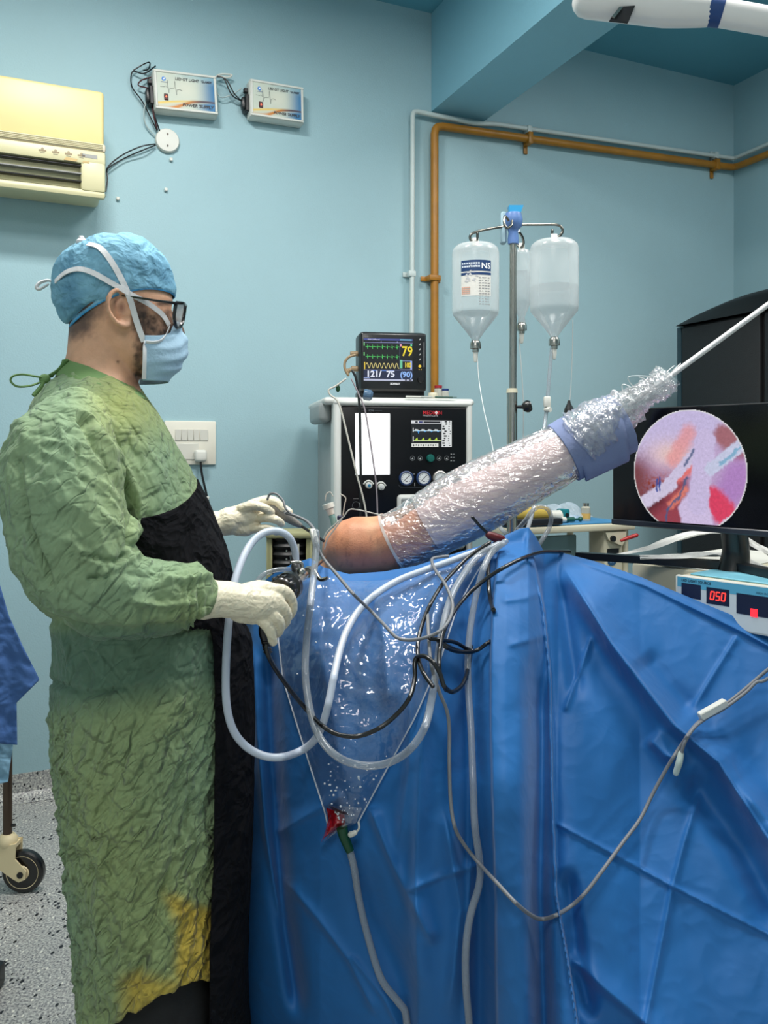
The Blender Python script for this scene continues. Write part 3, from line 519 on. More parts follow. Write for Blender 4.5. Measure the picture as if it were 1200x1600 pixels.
ar = Art(); ar.text('SKANRAY', X(.64), b0 - .0145, .0105, (200, 200, 205), 'CENTER', bold=.0006, sx=.85); ar.text('TruSkan', X(0), b1 + .004, .006, (120, 120, 124)); bx = a1 + 12 * k
for i, v in enumerate((1.0, .88, .76, .64, .52)): ar.poly([(bx - .004, Z(v) - .004), (bx + .003, Z(v) - .002), (bx + .002, Z(v) + .005)], (170, 170, 170))
ar.disc(bx, Z(.36), .006, (230, 190, 60)); ar.disc(bx - .003, Z(.28), .0018, (230, 190, 60)); ar.disc(bx + .005, Z(.28), .0018, (230, 190, 60)); ar.rect(bx + .015, Z(.34), bx + .0185, Z(.93), (120, 120, 122)); ar.build('bezel_marks', root, PRINT, (0, Y, 0))
b = MB(); b.lathe([(.012, 0), (.012, .010), (.009, .013), (0, .013)], mat=Matrix.Translation((bx + .004, -.07, Z(.03))) @ Matrix.Rotation(R(90), 4, 'X')); mk('dial_knob', b, BLACK, root, local=True)
TAN = M('tan_connector', (150, 128, 98), .45)
b = MB(); b.cyl((-PW / 2 - .03, -.02, zc + .035), (-PW / 2 + .01, -.02, zc + .035), .009, .011, 14); mk('sensor_plug', b, TAN, root, local=True, label='tan sensor plug')
b = MB(); b.cyl((-PW / 2 - .025, -.02, zc - .025), (-PW / 2 + .01, -.02, zc - .025), .011, .011, 14); b.cyl((-PW / 2 - .05, -.02, zc - .04), (-PW / 2 - .02, -.02, zc - .025), .006, .009, 12); b.ball((-PW / 2 - .04, -.022, zc - .035), .011, 10); mk('sensor_plug', b, TAN, root, local=True)
# ---------------------------------------------------------------- small things on the machine
def vial(x, px_y, r, h, capc, label, name='medicine_vial'):
    o = mloc(x, px_y, 1.565); root = thing(name, label, 'vial', o, 0, None)
    b = MB(); b.lathe([(r * .9, 0), (r, .004), (r, h * .72), (r * .75, h * .8), (r * .75, h * .84), (0, h * .84)]); mk('glass_body', b, M('vial_glass', (200, 200, 190), .2, trans=.3), root, local=True)
    b = MB(); b.lathe([(r * .95, h * .82), (r * .95, h), (0, h)]); mk('cap', b, M('cap_%d_%d' % capc[:2], capc, .4), root, local=True)
vial(fx(690), .06, .016, .055, (150, 28, 40), 'small vial with dark red cap beside patient monitor'); vial(fx(700), .05, .015, .042, (20, 50, 110), 'small vial with blue cap beside patient monitor')
o = mloc(fx(678), .03, 1.565); m = MB(); m.lathe([(.017, 0), (.019, .003), (.019, .02), (.017, .024), (0, .024)], c=o); mk('tape_roll', m, CREAM, label='small cream tape roll in front of the capped vials', cat_='tape')
for i, (px, ln, mm, nm, lb, ct) in enumerate(((642, .06, WHITE, 'thermometer_strip', 'thin white stick lying at the foot of patient monitor', 'stick'), (662, .045, M('ampoule', (190, 195, 190), .3, trans=.2), 'syringe', 'small clear syringe lying on machine top by the tape roll', 'syringe'), (690, .07, M('green_box', (60, 90, 80), .5), 'medicine_box', 'thin dark green box under the vials edge', 'box'))):
    a = mloc(fx(px) - ln / 2, -.018, 1.569); c2 = mloc(fx(px) + ln / 2, -.018, 1.569); m = MB(); m.cyl(a, c2, .004, .0035, 10); m.cyl(c2, c2 + (c2 - a) * .25, .0015, .0015, 8); mk(nm, m, mm, label=lb, cat_=ct)
o = P(574, 617, 2.98); m = MB(); m.lathe([(.017, -.014), (.02, -.008), (.02, .012), (.012, .02), (0, .02)], mat=Matrix.Translation(Vector(o)) @ Matrix.Rotation(R(100), 4, 'Y'), n=14); mk('airway_elbow', m, M('blue_clear', (90, 120, 150), .25, trans=.35), label='bluish clear breathing connector hanging below patient monitor', cat_='connector')
# leads from the monitor
def cable(name, label, pts, r, mat, cat_='cable', n=10, sub=6, smooth=True): m = MB(); m.tube(pts, r, n, 2 if len(pts) > 60 else sub, caps='round', smooth=smooth); return mk(name, m, mat, label=label, cat_=cat_)
PP = lambda l, d=None: [P(a[0], a[1], a[2] if len(a) > 2 else d) for a in l]
cable('monitor_cable', 'black cable from monitor down across the machine front', PP([(551, 580), (557, 595), (562, 640), (563, 700), (564, 800), (560, 900)], 2.99), .0048, BLKRUB)
cable('sensor_lead', 'white lead from tan plug sloping over the machine panel', PP([(540, 592), (525, 603), (514, 609), (516, 617), (530, 632), (545, 690), (557, 740), (570, 790), (580, 860)], 2.97), .0034, M('white_lead', (196, 192, 182), .4))
cable('sensor_lead', 'thin grey lead curving over the lit white sheet', PP([(549, 592), (560, 615), (570, 640), (577, 680), (583, 720), (588, 760), (590, 810), (591, 880)], 2.96), .0028, M('mauve_lead', (150, 140, 146), .4))
cable('sensor_lead', 'tan lead looping out from upper monitor plug', PP([(554, 555), (545, 558), (539, 566), (539, 576), (544, 586)], 3.0), .005, TAN)
m = MB(); m.ball(P(528, 607, 2.98), (.008, .004, .014), 10); mk('green_tag', m, M('green_tag', (16, 70, 36), .4), label='small dark green tag on the white lead', cat_='tag')
# ---------------------------------------------------------------- bellows unit behind the hands
root = thing('bellows_unit', 'olive framed unit with black bellows behind the gloved hands', 'bellows', P(447, 1090, 2.75)); OLV = M('olive_frame', (150, 148, 108), .45, var=.08)
d = 2.75; m = MB()
fr = [((416, 838), (426, 930)), ((478, 838), (488, 930))]
def pbox(x0, y0, x1, y1, d, th, mb=None, r=.004, seg=1):
    a = P(x0, y0, d); c = P(x1, y1, d); return (mb or MB()).rbox(((a[0] + c[0]) / 2, d + th / 2, (a[2] + c[2]) / 2), (abs(c[0] - a[0]), th, abs(a[2] - c[2])), r, seg)
for x0, x1 in ((416, 425), (478, 487)): mk('side_post', pbox(x0, 836, x1, 1000, d, .12), OLV, root)
mk('top_plate', pbox(414, 832, 489, 842, d - .01, .16, None, .008, 2), OLV, root); m = MB(); m.ball(P(452, 832, d + .06), (.055, .05, .012), 18); mk('top_cover', m, OLV, root); mk('base_plate', pbox(414, 990, 489, 1010, d, .14), OLV, root); mk('back_plate', pbox(420, 840, 484, 1000, d + .11, .01), BLACK, root)
m = MB(); c = P(452, 990, d + .05); pr = [(.055 + .012 * (i % 2), .01 + i * .014) for i in range(24)]; m.lathe(pr, c=c, n=24); mk('bellows', m, M('bellows_rubber', (18, 19, 20), .5), root)
for px in (448, 466): m = MB(); m.cyl(P(px, 990, d - .004), P(px, 850, d - .004), .0035, .0035, 8); mk('guide_rod', m, M('rod_pale', (205, 205, 190), .3), root)
mk('pedestal', pbox(425, 1010, 479, 1330, d + .02, .1), OLV, root)
# ---------------------------------------------------------------- drip stand
d = 2.6; base = P(800, 0, d); bx, by = base[0], base[1]; zt = P(0, 370, d)[2]; zs = P(0, 612, d)[2]
root = thing('drip_stand', 'steel drip stand with blue head and two hook arms', 'drip stand', (bx, by, 0))
m = MB(); m.cyl((bx, by, .9), (bx + .004, by, zt + .01), .0115, .0115, 20); mk('inner_pole', m, STEEL, root)
m = MB(); m.cyl((bx, by, .1), (bx, by, zs), .0165, .0165, 22); mk('outer_pole', m, STEEL, root)
m = MB(); m.cyl((bx, by, zs - .004), (bx, by, zs + .010), .0185, .0165, 20); mk('collar', m, CREAM, root)
zk = P(0, 636, d)[2]; m = MB(); m.cyl((bx + .014, by - .006, zk), (bx + .032, by - .012, zk), .005, .006, 12); m.lathe([(.0, -.012), (.012, -.01), (.019, 0), (.02, .008), (.015, .016), (0, .018)], mat=Matrix.Translation((bx + .042, by - .014, zk)) @ Matrix.Rotation(R(75), 4, 'Y'), n=16); mk('clamp_knob', m, BLKRUB, root)
BLU = M('head_blue', (86, 118, 172), .4)
m = MB(); m.lathe([(.017, -.035), (.018, -.02), (.015, .0), (.018, .012), (.028, .022), (.030, .045), (.026, .062), (.0, .064)], c=(bx + .004, by, zt + .012), n=10); mk('head', m, BLU, root)
m = MB(); m.prism([(-.018, 0), (.018, 0), (.026, .022), (-.02, .022)], .03, Matrix.Translation((bx + .008, by - .016, zt + .074))); hc = mk('head_cap', m, M('head_cap_blue', (40, 140, 190), .35), root, label='bright blue head cap')
m = MB(); m.rbox((bx - .026, by + .012, zt + .03), (.018, .03, .1), .004, 1); mk('side_bracket', m, M('bracket_pale', (150, 178, 190), .4), root)
ROD = M('hook_steel', (120, 118, 112), .25, 1)
def hook(pts): m = MB(); m.tube(PP(pts, d), .0042, 10, 6, caps='round'); mk('hook_arm', m, ROD, root)
hook([(797, 353), (780, 355), (758, 359), (742, 363), (735, 368), (735, 374), (739, 378), (745, 376), (746, 364)])
hook([(808, 351), (840, 351), (868, 351), (877, 355), (879, 362), (874, 369), (867, 371), (863, 368), (863, 360)])
m = MB(); m.tube(PP([(795, 345, 2.57), (789, 338, 2.56), (788, 350, 2.55), (792, 356, 2.55), (799, 352, 2.56), (800, 345, 2.57)]), .0042, 10, 6); mk('hook_arm', m, ROD, root)
m = MB(); m.tube(PP([(810, 361, 2.66), (816, 370, 2.69), (818, 380, 2.72), (814, 387, 2.73), (808, 383, 2.74)]), .0042, 10, 6); mk('hook_arm', m, ROD, root)
for i in range(5):
    a = 2 * math.pi * i / 5 + .3; m = MB(); m.tube([(bx, by, .11), (bx + .15 * math.cos(a), by + .15 * math.sin(a), .095), (bx + .27 * math.cos(a), by + .27 * math.sin(a), .075)], [.017, .014, .012], 10); lg = mk('leg', m, STEEL, root)
    m = MB(); m.lathe([(.03, -.01), (.03, .01)], mat=Matrix.Translation((bx + .27 * math.cos(a), by + .27 * math.sin(a), .03)) @ Matrix.Rotation(R(90), 4, 'X'), n=16); mk('wheel', m, BLACK, lg)
# bottles
BOT = M('bottle_plastic', (226, 230, 230), .2, trans=.74, coat=.4, bump=.3, bs=14); LIQ = M('saline', (186, 200, 206), .08, trans=.8)
def bottle(px, ytop, ybot, r, d, label, level, lab=False, grp=None):
    zt, zb = P(0, ytop, d)[2], P(0, ybot, d)[2]; c = P(px, ybot, d); root = thing('saline_bottle', label, 'bottle', c, 0, grp); h = zt - zb
    pr = [(.011, 0), (.013, h * .04), (r * .35, h * .1), (r * .97, h * .285), (r, h * .33), (r, h * .9), (r * .96, h * .945), (r * .8, h * .98), (r * .4, h * .996), (0, h)]
    b = MB(); b.lathe(pr, n=36); mk('shell', b, BOT, root, local=True)
    b = MB(); b.rbox((0, 0, h * 1.0 + .007), (.02, .005, .026), .004, 2); mk('hanger_tab', b, WHITE, root, local=True)
    lv = level * h; q = [(rr * .97, z + .002) for rr, z in pr if z < lv]; rl = np.interp(lv, [z for _, z in pr], [rr for rr, _ in pr]); q += [(rl * .97, lv), (0, lv)]
    b = MB(); b.lathe(q, n=36); mk('liquid', b, LIQ, root, local=True, label='clear saline inside')
    b = MB(); b.lathe([(.0, -.03), (.007, -.03), (.010, -.028), (.010, -.02), (.0175, -.018), (.0175, -.002), (.014, .006), (.012, .008)], n=20); mk('steel_collar', b, STEEL, root, local=True)
    b = MB(); b.lathe([(0, -.062), (.005, -.06), (.0075, -.045), (.0085, -.026), (0, -.026)], n=14); mk('spike', b, WHITE, root, local=True)
    if lab:
        def wr(x, z, k): a = x / r; return (math.sin(a) * (r + .0008 + .0004 * k), -math.cos(a) * (r + .0008 + .0004 * k), z)
        ar = Art(); Lz0, Lz1, Lx0, Lx1 = h * .435, h * .785, -.055, .042
        for i in range(14):
            a = Lx0 + (Lx1 - Lx0) * i / 14; c_ = Lx0 + (Lx1 - Lx0) * (i + 1) / 14; ar.rect(a, Lz0, c_, Lz1, (218, 216, 210), 0); ar.rect(a, Lz1 - .034, c_, Lz1, (28, 58, 104), 1); ar.rect(a, Lz1 - .046, c_, Lz1 - .038, (28, 58, 104), 1)
        ar.text('NS', Lx1 - .033, Lz1 - .026, .025, (240, 242, 246), bold=.0004, ly=2)
        for i in range(2):
            for j in range(8): ar.rect(Lx0 + .004 + j * .0072, Lz1 - .013 - i * .0095, Lx0 + .004 + j * .0072 + random.uniform(.004, .0066), Lz1 - .0075 - i * .0095, (205, 214, 226), 2)
        for i in range(11):
            for j in range(4): x = .002 + j * .0095; ar.rect(x, Lz1 - .056 - i * .0082, x + random.uniform(.004, .008), Lz1 - .0535 - i * .0082, (150, 150, 152), 2)
        for i in range(4):
            for j in range(4): ar.rect(Lx0 + .003 + j * .007, Lz0 + .006 + i * .006, Lx0 + .009 + j * .007, Lz0 + .010 + i * .006, (214, 168, 150), 2)
        for i in range(14): x = Lx0 + .01 + random.random() * .04; z = Lz0 + .045 + random.random() * .05; ar.poly([(x, z), (x + .012, z + random.uniform(-.006, .006)), (x + .006, z + .006)], (196, 196, 200), 2)
        V = [wr(x, z, round((-y - .0006) / .0003)) for x, y, z in ar.v]; ar.v = V; ar.build('label', root, PRINT, label='white label with blue NS band')
    return c
bt1 = bottle(743, 381, 536, .0745, 2.6, 'upside down saline bottle with blue NS label, left arm of drip stand', .30, True)
bt2 = bottle(866, 375, 531, .0755, 2.57, 'upside down half full bottle without label, right arm of drip stand', .53)
bt3 = bottle(815, 389, 508, .03, 2.73, 'narrow clear bottle hanging behind drip stand pole', .7)
cable('drip_line', 'thin clear drip line under the labelled bottle', PP([(746, 550, 2.6), (748, 590, 2.58), (756, 640, 2.5), (768, 690, 2.4), (775, 740, 2.3), (778, 800, 2.25)]), .0014, FINE)
cable('drip_tube', 'thicker clear tube running down from unlabelled bottle', PP([(862, 545, 2.57), (858, 590, 2.56), (854, 640, 2.55), (847, 690, 2.5), (838, 740, 2.45), (834, 790, 2.4), (824, 828, 2.3)]), .006, CLEARTUBE)
m = MB(); m.rbox(P(855, 628, 2.54), (.022, .014, .034), .004, 2); m.cyl(P(852, 640, 2.545), P(860, 640, 2.53), .008, .008, 12); mk('roller_clamp', m, WHITE, label='white roller clamp on tube below unlabelled bottle', cat_='clamp')
cable('drip_line', 'thin clear line falling to the black squeeze bulb', PP([(895, 500, 2.66), (894, 560, 2.66), (891, 620, 2.66), (888, 630, 2.66)]), .0014, FINE)
cable('drip_line', 'faint thin line behind drip stand pole', PP([(811, 530, 2.74), (815, 580, 2.72), (818, 640, 2.7), (817, 700, 2.7), (815, 780, 2.7)]), .0018, FINE)
m = MB(); m.lathe([(.004, .055), (.006, .045), (.014, .03), (.019, .01), (.019, -.02), (.012, -.04), (0, -.044)], c=P(889, 652, 2.66), n=16); mk('squeeze_bulb', m, BLKRUB, label='black rubber squeeze bulb hanging behind the wrapped arm', cat_='bulb')
# ---------------------------------------------------------------- steel trolley on the back wall
a = WANG; o = P(885, 705, 3.05); o[2] = 0; zt = P(0, 822, 3.05)[2]; root = thing('work_trolley', 'cream steel trolley with blue top sheet behind the drip stand', 'trolley', o, a)
Lx = lambda px: (px - 885) * 3.05 / F * 1.06
b = MB(); b.rbox((Lx(897), .2, zt - .012), (Lx(1010) - Lx(784), .42, .024), .005, 2); mk('table_top', b, CREAM, root, local=True)
b = MB(); b.rbox((Lx(897), .21, zt + .003), (Lx(1010) - Lx(784) - .03, .38, .005), .002, 1); mk('blue_sheet', b, M('blue_liner', (60, 130, 178), .5, var=.1), root, local=True, label='blue liner sheet')
for x in (Lx(975),): b = MB(); b.rbox((x, .06, zt - .24), (.09, .1, .44), .01, 2); mk('control_column', b, CREAM, root, local=True)
for x in (Lx(792), Lx(1002)):
    for y in (.03, .38): b = MB(); b.cyl((x, y, .0), (x, y, zt - .02), .014, .014, 12); mk('leg', b, CREAM, root, local=True)
b = MB(); b.rbox((Lx(875), .1, zt - .17), (Lx(928) - Lx(815), .012, .25), .03, 3); mk('glass_front', b, M('grey_glass', (120, 150, 156), .12, var=.1, vs=4), root, local=True, label='greyish glazed front')
b = MB(); b.prism([(-.035, -.01), (.03, -.035), (.045, -.01), (.05, .02), (-.05, .02)], .012, Matrix.Translation((Lx(975), -.004, zt - .05))); mk('lever_bracket', b, CREAM, root, local=True)
b = MB(); b.cyl((Lx(968), -.012, zt - .055), (Lx(968), .0, zt - .055), .012, .012, 14); mk('pivot', b, BLACK, root, local=True)
b = MB(); b.tube([(Lx(980), -.02, zt - .062), (Lx(990), -.03, zt - .052), (Lx(1003), -.035, zt - .043)], [.006, .0075, .008], 10, caps='round'); mk('red_lever', b, M('lever_red', (170, 34, 34), .35), root, local=True, label='red lever handle')
ar = Art(); ar.rect(Lx(962), zt - .115, Lx(984), zt - .095, (20, 22, 24)); ar.poly([(Lx(971) + .021 * math.cos(i * .3), zt - .145 + .015 * math.sin(i * .3)) for i in range(21)], (38, 82, 120)); ar.text('BPL', Lx(971), zt - .149, .012, (180, 200, 220), 'CENTER'); ar.build('badges', root, PRINT, (0, .009, 0))
ZT = zt + .006
def onT(px, y): return np.array([o[0] + Lx(px) * math.cos(a) - y * math.sin(a), o[1] + Lx(px) * math.sin(a) + y * math.cos(a), ZT])
def onrot(px, y, rz=0): return Matrix.Translation(Vector(onT(px, y))) @ Matrix.Rotation(a + rz, 4, 'Z')
root = thing('instrument_tray', 'black tray lined with yellow cloth on steel trolley', 'tray', onT(832, .1)); b = MB(); b.rbox((0, 0, .012), (.24, .2, .024), .005, 2, onrot(832, .1)); mk('tray_body', b, M('tray_black', (24, 26, 34), .4), root)
b = MB(); b.rbox((0, .02, .04), (.21, .15, .05), .02, 3, onrot(832, .1)); mk('yellow_cloth', b, M('yellow_cloth', (214, 184, 84), .7, bump=.5, bs=30), root, label='folded yellow cloth')
root = thing('tape_dispenser', 'white roll with teal end bracket beside the yellow lined tray', 'dispenser', onT(893, .08)); b = MB(); b.cyl((-.035, 0, .03), (.03, 0, .026), .017, .022, 18, onrot(886, .08)); mk('roll', b, WHITE, root)
b = MB(); b.rbox((.04, 0, .026), (.03, .05, .052), .006, 2, onrot(886, .08)); mk('teal_bracket', b, M('teal', (20, 118, 128), .4), root, label='teal bracket'); b = MB(); b.cyl((.04, -.024, .03), (.04, -.028, .03), .008, .008, 12, onrot(886, .08)); mk('bracket_hole', b, BLACK, root)
root = thing('syringe', 'syringe with dark green ends lying on blue sheet', 'syringe', onT(916, .06)); b = MB(); b.cyl((-.03, 0, .012), (.01, 0, .012), .009, .009, 12, onrot(912, .06)); mk('barrel', b, M('dark_green', (16, 84, 70), .35), root); b = MB(); b.cyl((-.05, 0, .012), (-.03, 0, .012), .013, .011, 12, onrot(912, .06)); mk('cap', b, WHITE, root); b = MB(); b.ball((.04, 0, .012), .01, 10, onrot(912, .06)); b.cyl((.01, 0, .012), (.04, 0, .012), .004, .004, 8, onrot(912, .06)); mk('plunger', b, MATS['dark_green'], root)
FILM0 = M('clear_packet', (215, 228, 236), .15, trans=.72, bump=1, bs=30)
for i, (px, y, sc) in enumerate(((918, .2, 1), (940, .18, 1.15))):
    V = []; n = 22
    for r_ in range(n):
        for c_ in range(n): u, v = r_ / (n - 1) - .5, c_ / (n - 1) - .5; V.append((u * .13 * sc, v * .14, .012 + .05 * (1 - 4 * u * u) * (1 - 4 * v * v) * sc))
    V = np.array(V); V[:, 2] += .012 * pn(V * 45 + i * 9); V[:, 2] = np.maximum(V[:, 2], .003); M4 = onrot(px, y, .3 * i); V = V @ np.array(M4.to_3x3()).T + np.array(M4.translation)
    mk('plastic_packet', (V, [(a_ * n + c_, a_ * n + c_ + 1, (a_ + 1) * n + c_ + 1, (a_ + 1) * n + c_) for a_ in range(n - 1) for c_ in range(n - 1)]), FILM0, label=['crumpled clear plastic packet right of the teal bracket', 'larger crumpled clear packet beside the amber bottle'][i], cat_='packet')
root = thing('amber_bottle', 'small clear bottle with amber label next to monitor edge', 'bottle', onT(956, .12)); b = MB(); b.lathe([(.018, 0), (.018, .05), (.012, .056), (0, .056)], mat=onrot(956, .12), n=18); mk('body', b, M('amber_clear', (200, 196, 178), .2, trans=.3), root); b = MB(); b.lathe([(.0185, .008), (.0185, .028)], mat=onrot(956, .12), n=18, cap=False); mk('paper_label', b, M('amber', (214, 170, 90), .5), root); b = MB(); b.lathe([(.012, .055), (.012, .068), (0, .068)], mat=onrot(956, .12), n=14); mk('cap', b, STEEL, root)
root = thing('spirit_bottle', 'pale translucent bottle standing behind the yellow tray', 'bottle', onT(853, .3)); b = MB(); b.lathe([(.042, 0), (.044, .01), (.044, .1), (.03, .135), (.014, .15), (.014, .165), (0, .165)], mat=onrot(853, .3), n=24); mk('body', b, M('pale_bottle', (200, 214, 216), .3, trans=.45), root); b = MB(); b.lathe([(.016, .16), (.016, .185), (0, .185)], mat=onrot(853, .3), n=16); mk('cap', b, WHITE, root)
root = thing('pill_jar', 'short pale jar behind the drip stand pole', 'jar', onT(818, .32)); b = MB(); b.lathe([(.03, 0), (.03, .07), (.026, .075), (0, .075)], mat=onrot(818, .32), n=20); mk('body', b, MATS['pale_bottle'], root); b = MB(); b.lathe([(.03, .072), (.03, .088), (0, .088)], mat=onrot(818, .32), n=20); mk('lid', b, WHITE, root)
# ---------------------------------------------------------------- black cabinet in the corner
CB = M('cabinet_black', (24, 25, 27), .6, var=.1, vs=30, bump=.3, bs=200); zc0 = 1.985
root = thing('storage_cabinet', 'black cabinet in the right corner behind the large screen', 'cabinet', W(3.3, .8, 0), WANG)
ob = np.array([3.3, .8])
def cbx(s0, s1, t0, t1, z0, z1, r=.005): b = MB(); b.rbox(((s0 + s1) / 2 - ob[0], -((t0 + t1) / 2 - ob[1]), (z0 + z1) / 2), (s1 - s0, t1 - t0, z1 - z0), r, 2); return b
mk('carcass', cbx(3.0, 3.66, .33, 1.9, .02, zc0), CB, root, local=True); mk('door', cbx(2.975, 3.0, .35, .825, .08, zc0 - .012), CB, root, local=True); d2 = mk('door', cbx(2.975, 3.0, .85, 1.33, .08, zc0 - .012), CB, root, local=True); mk('door', cbx(2.975, 3.0, 1.355, 1.88, .08, zc0 - .012), CB, root, local=True)
mk('notice_card', cbx(2.970, 2.976, .88, 1.0, 1.62, 1.73, .001), WHITE, d2, local=True, label='small white card')
mk('back_edge', cbx(2.99, 3.02, .30, .33, .05, zc0), M('edge_teal', (40, 66, 76), .5), root, local=True)
V = []; n, k = 40, 24
for i in range(n):
    for j in range(k):
        u, v = i / (n - 1), j / (k - 1); a_ = math.pi * v
        hgt = .145 * math.sin(math.pi * min(1, u * 3.2) / 2) ** .5
        V.append(((-.34 - .005) + .70 * v * .95, .47 - 1.6 * u, zc0 + max(0, math.sin(a_)) ** .35 * hgt * (.75 + .25 * math.cos(a_ - .6)) + (.0 if v > .02 else .0)))
V = np.array(V); V[:, 2] += .006 * pn(V * 6)
mk('cover', (V, [(i * k + j, i * k + j + 1, (i + 1) * k + j + 1, (i + 1) * k + j) for i in range(n - 1) for j in range(k - 1)]), M('cover_black', (9, 9, 11), .45), root, local=True, label='glossy black cloth cover')
cs = MB(); q_ = [(-.34, -.12, zc0 + .15), (-.30, -.5, zc0 + .155), (-.28, -1.05, zc0 + .16)]; cs.tube(q_, .028, 10, flat=.7); mk('folded_strap', cs, MATS['cover_black'], root, local=True)
# ---------------------------------------------------------------- endoscopy cart, light source, big screen
ca = math.atan2(-.782, .623); o = np.array([.69, 1.99, 0]); XF = Matrix.Translation(Vector(o)) @ Matrix.Rotation(ca, 4, 'Z'); zt = .955
root = thing('endoscopy_cart', 'white equipment cart under the large black screen', 'cart', o, ca)
b = MB(); b.rbox((.25, .32, zt - .02), (.85, .6, .04), .008, 2); mk('shelf', b, CREAM, root, local=True); b = MB(); b.rbox((.25, .28, .45), (.8, .62, .03), .008, 2); mk('shelf', b, CREAM, root, local=True)
for x in (-.13, .63):
    for y in (-.0, .56): b = MB(); b.rbox((x, y, .53), (.04, .04, .92), .006, 1); mk('post', b, CREAM, root, local=True); b = MB(); b.lathe([(.04, -.012), (.04, .012)], mat=Matrix.Translation((x, y, .045)) @ Matrix.Rotation(R(90), 4, 'X'), n=16); mk('wheel', b, BLACK, root, local=True)
def con(x, y, z): return np.array(XF @ Vector((x, y, z)))
ls = thing('light_source', 'white light source unit with red 050 display beneath the screen', 'light source', con(.22, .2, zt), ca)
b = MB(); b.rbox((0, .02, .053), (.40, .42, .106), .006, 2); mk('case', b, CREAM, ls, local=True); b = MB(); b.rbox((0, -.195, .053), (.40, .014, .110), .004, 2); mk('front_frame', b, WHITE, ls, local=True)
b = MB(); b.rbox((0, -.1, .1085), (.36, .14, .005), .002, 1); mk('blue_top_strip', b, M('pale_blue', (120, 186, 206), .4), ls, local=True)
LO = .033; ar = Art(); ar.rect(-.193, -.03, .193, .072, (205, 214, 218), 0); ar.rect(-.193, .048, .193, .072, (90, 168, 200)); ar.text('LED LIGHT SOURCE', -.182, .062, .0085, (20, 40, 60), bold=.0002); ar.text('HIGH INTENSITY', -.0, .056, .007, (20, 40, 60)); ar.rect(-.182, .024, -.132, .058, (26, 34, 62), 2); ar.rect(-.118, .018, -.062, .056, (22, 28, 54), 2); ar.rect(-.045, .006, .03, .052, (22, 28, 54), 2); ar.build('front_print', ls, PRINT, (0, -.2025, LO))
seg = {'0': 'abcdef', '5': 'afgcd'}
for i, ch in enumerate('050'):
    x, z, w_, h_ = -.108 + i * .0135, .029, .0085, .018
    L_ = {'a': ((0, h_), (w_, h_)), 'b': ((w_, h_), (w_, h_ / 2)), 'c': ((w_, h_ / 2), (w_, 0)), 'd': ((0, 0), (w_, 0)), 'e': ((0, 0), (0, h_ / 2)), 'f': ((0, h_ / 2), (0, h_)), 'g': ((0, h_ / 2), (w_, h_ / 2))}
    ar = Art()
    for c_ in seg[ch]: (p0, p1) = L_[c_]; ar.line([(x + p0[0] + p0[1] * .12, z + p0[1]), (x + p1[0] + p1[1] * .12, z + p1[1])], .0024, (255, 50, 40))
    ar.build('digit', ls, M('led_red', (255, 255, 255), .3, attr='tone', emit=3), (0, -.2035, LO), label='glowing red digit')
ar = Art(); ar.rect(-.012, .004, .004, .022, (230, 30, 40)); ar.build('indicator', ls, MATS['led_red'], (0, -.2035, LO), label='glowing red indicator square')
cs2 = thing('equipment_case', 'cream low equipment case under the screen stand', 'case', con(-.05, .3, zt), ca); b = MB(); b.rbox((-.01, .06, .053), (.24, .5, .106), .008, 2); mk('case', b, CREAM, cs2, local=True); b = MB(); b.rbox((-.01, .06, .108), (.23, .48, .004), .002, 1); mk('lid', b, WHITE, cs2, local=True)
# big monitor
ml = P(955, 730, 2.25); ms = thing('large_monitor', 'large black screen showing round keyhole view inside joint', 'monitor', (ml[0] + .623 * .27, ml[1] - .782 * .27, zt + .112), ca)
mo = np.array(ORG[ms.name]); zb_ = P(0, 818, 2.25)[2] - mo[2]; ztp = P(0, 639.5, 2.25)[2] - mo[2]; MWD = .55
b = MB(); b.rbox((.005, .02, (zb_ + ztp) / 2), (MWD, .03, ztp - zb_), .005, 2); mk('housing', b, BLACK, ms, local=True); b = MB(); b.rbox((.005, .004, zb_ + .006), (MWD, .012, .016), .003, 1); mk('lower_bezel', b, M('bezel_grey', (42, 46, 56), .35), ms, local=True)
b = MB(); b.box((.005, .003, (zb_ + ztp) / 2 + .006), (MWD - .012, .005, ztp - zb_ - .02)); mk('screen_glass', b, M('screen_black', (7, 8, 14), .16, spec=.4), ms, local=True)
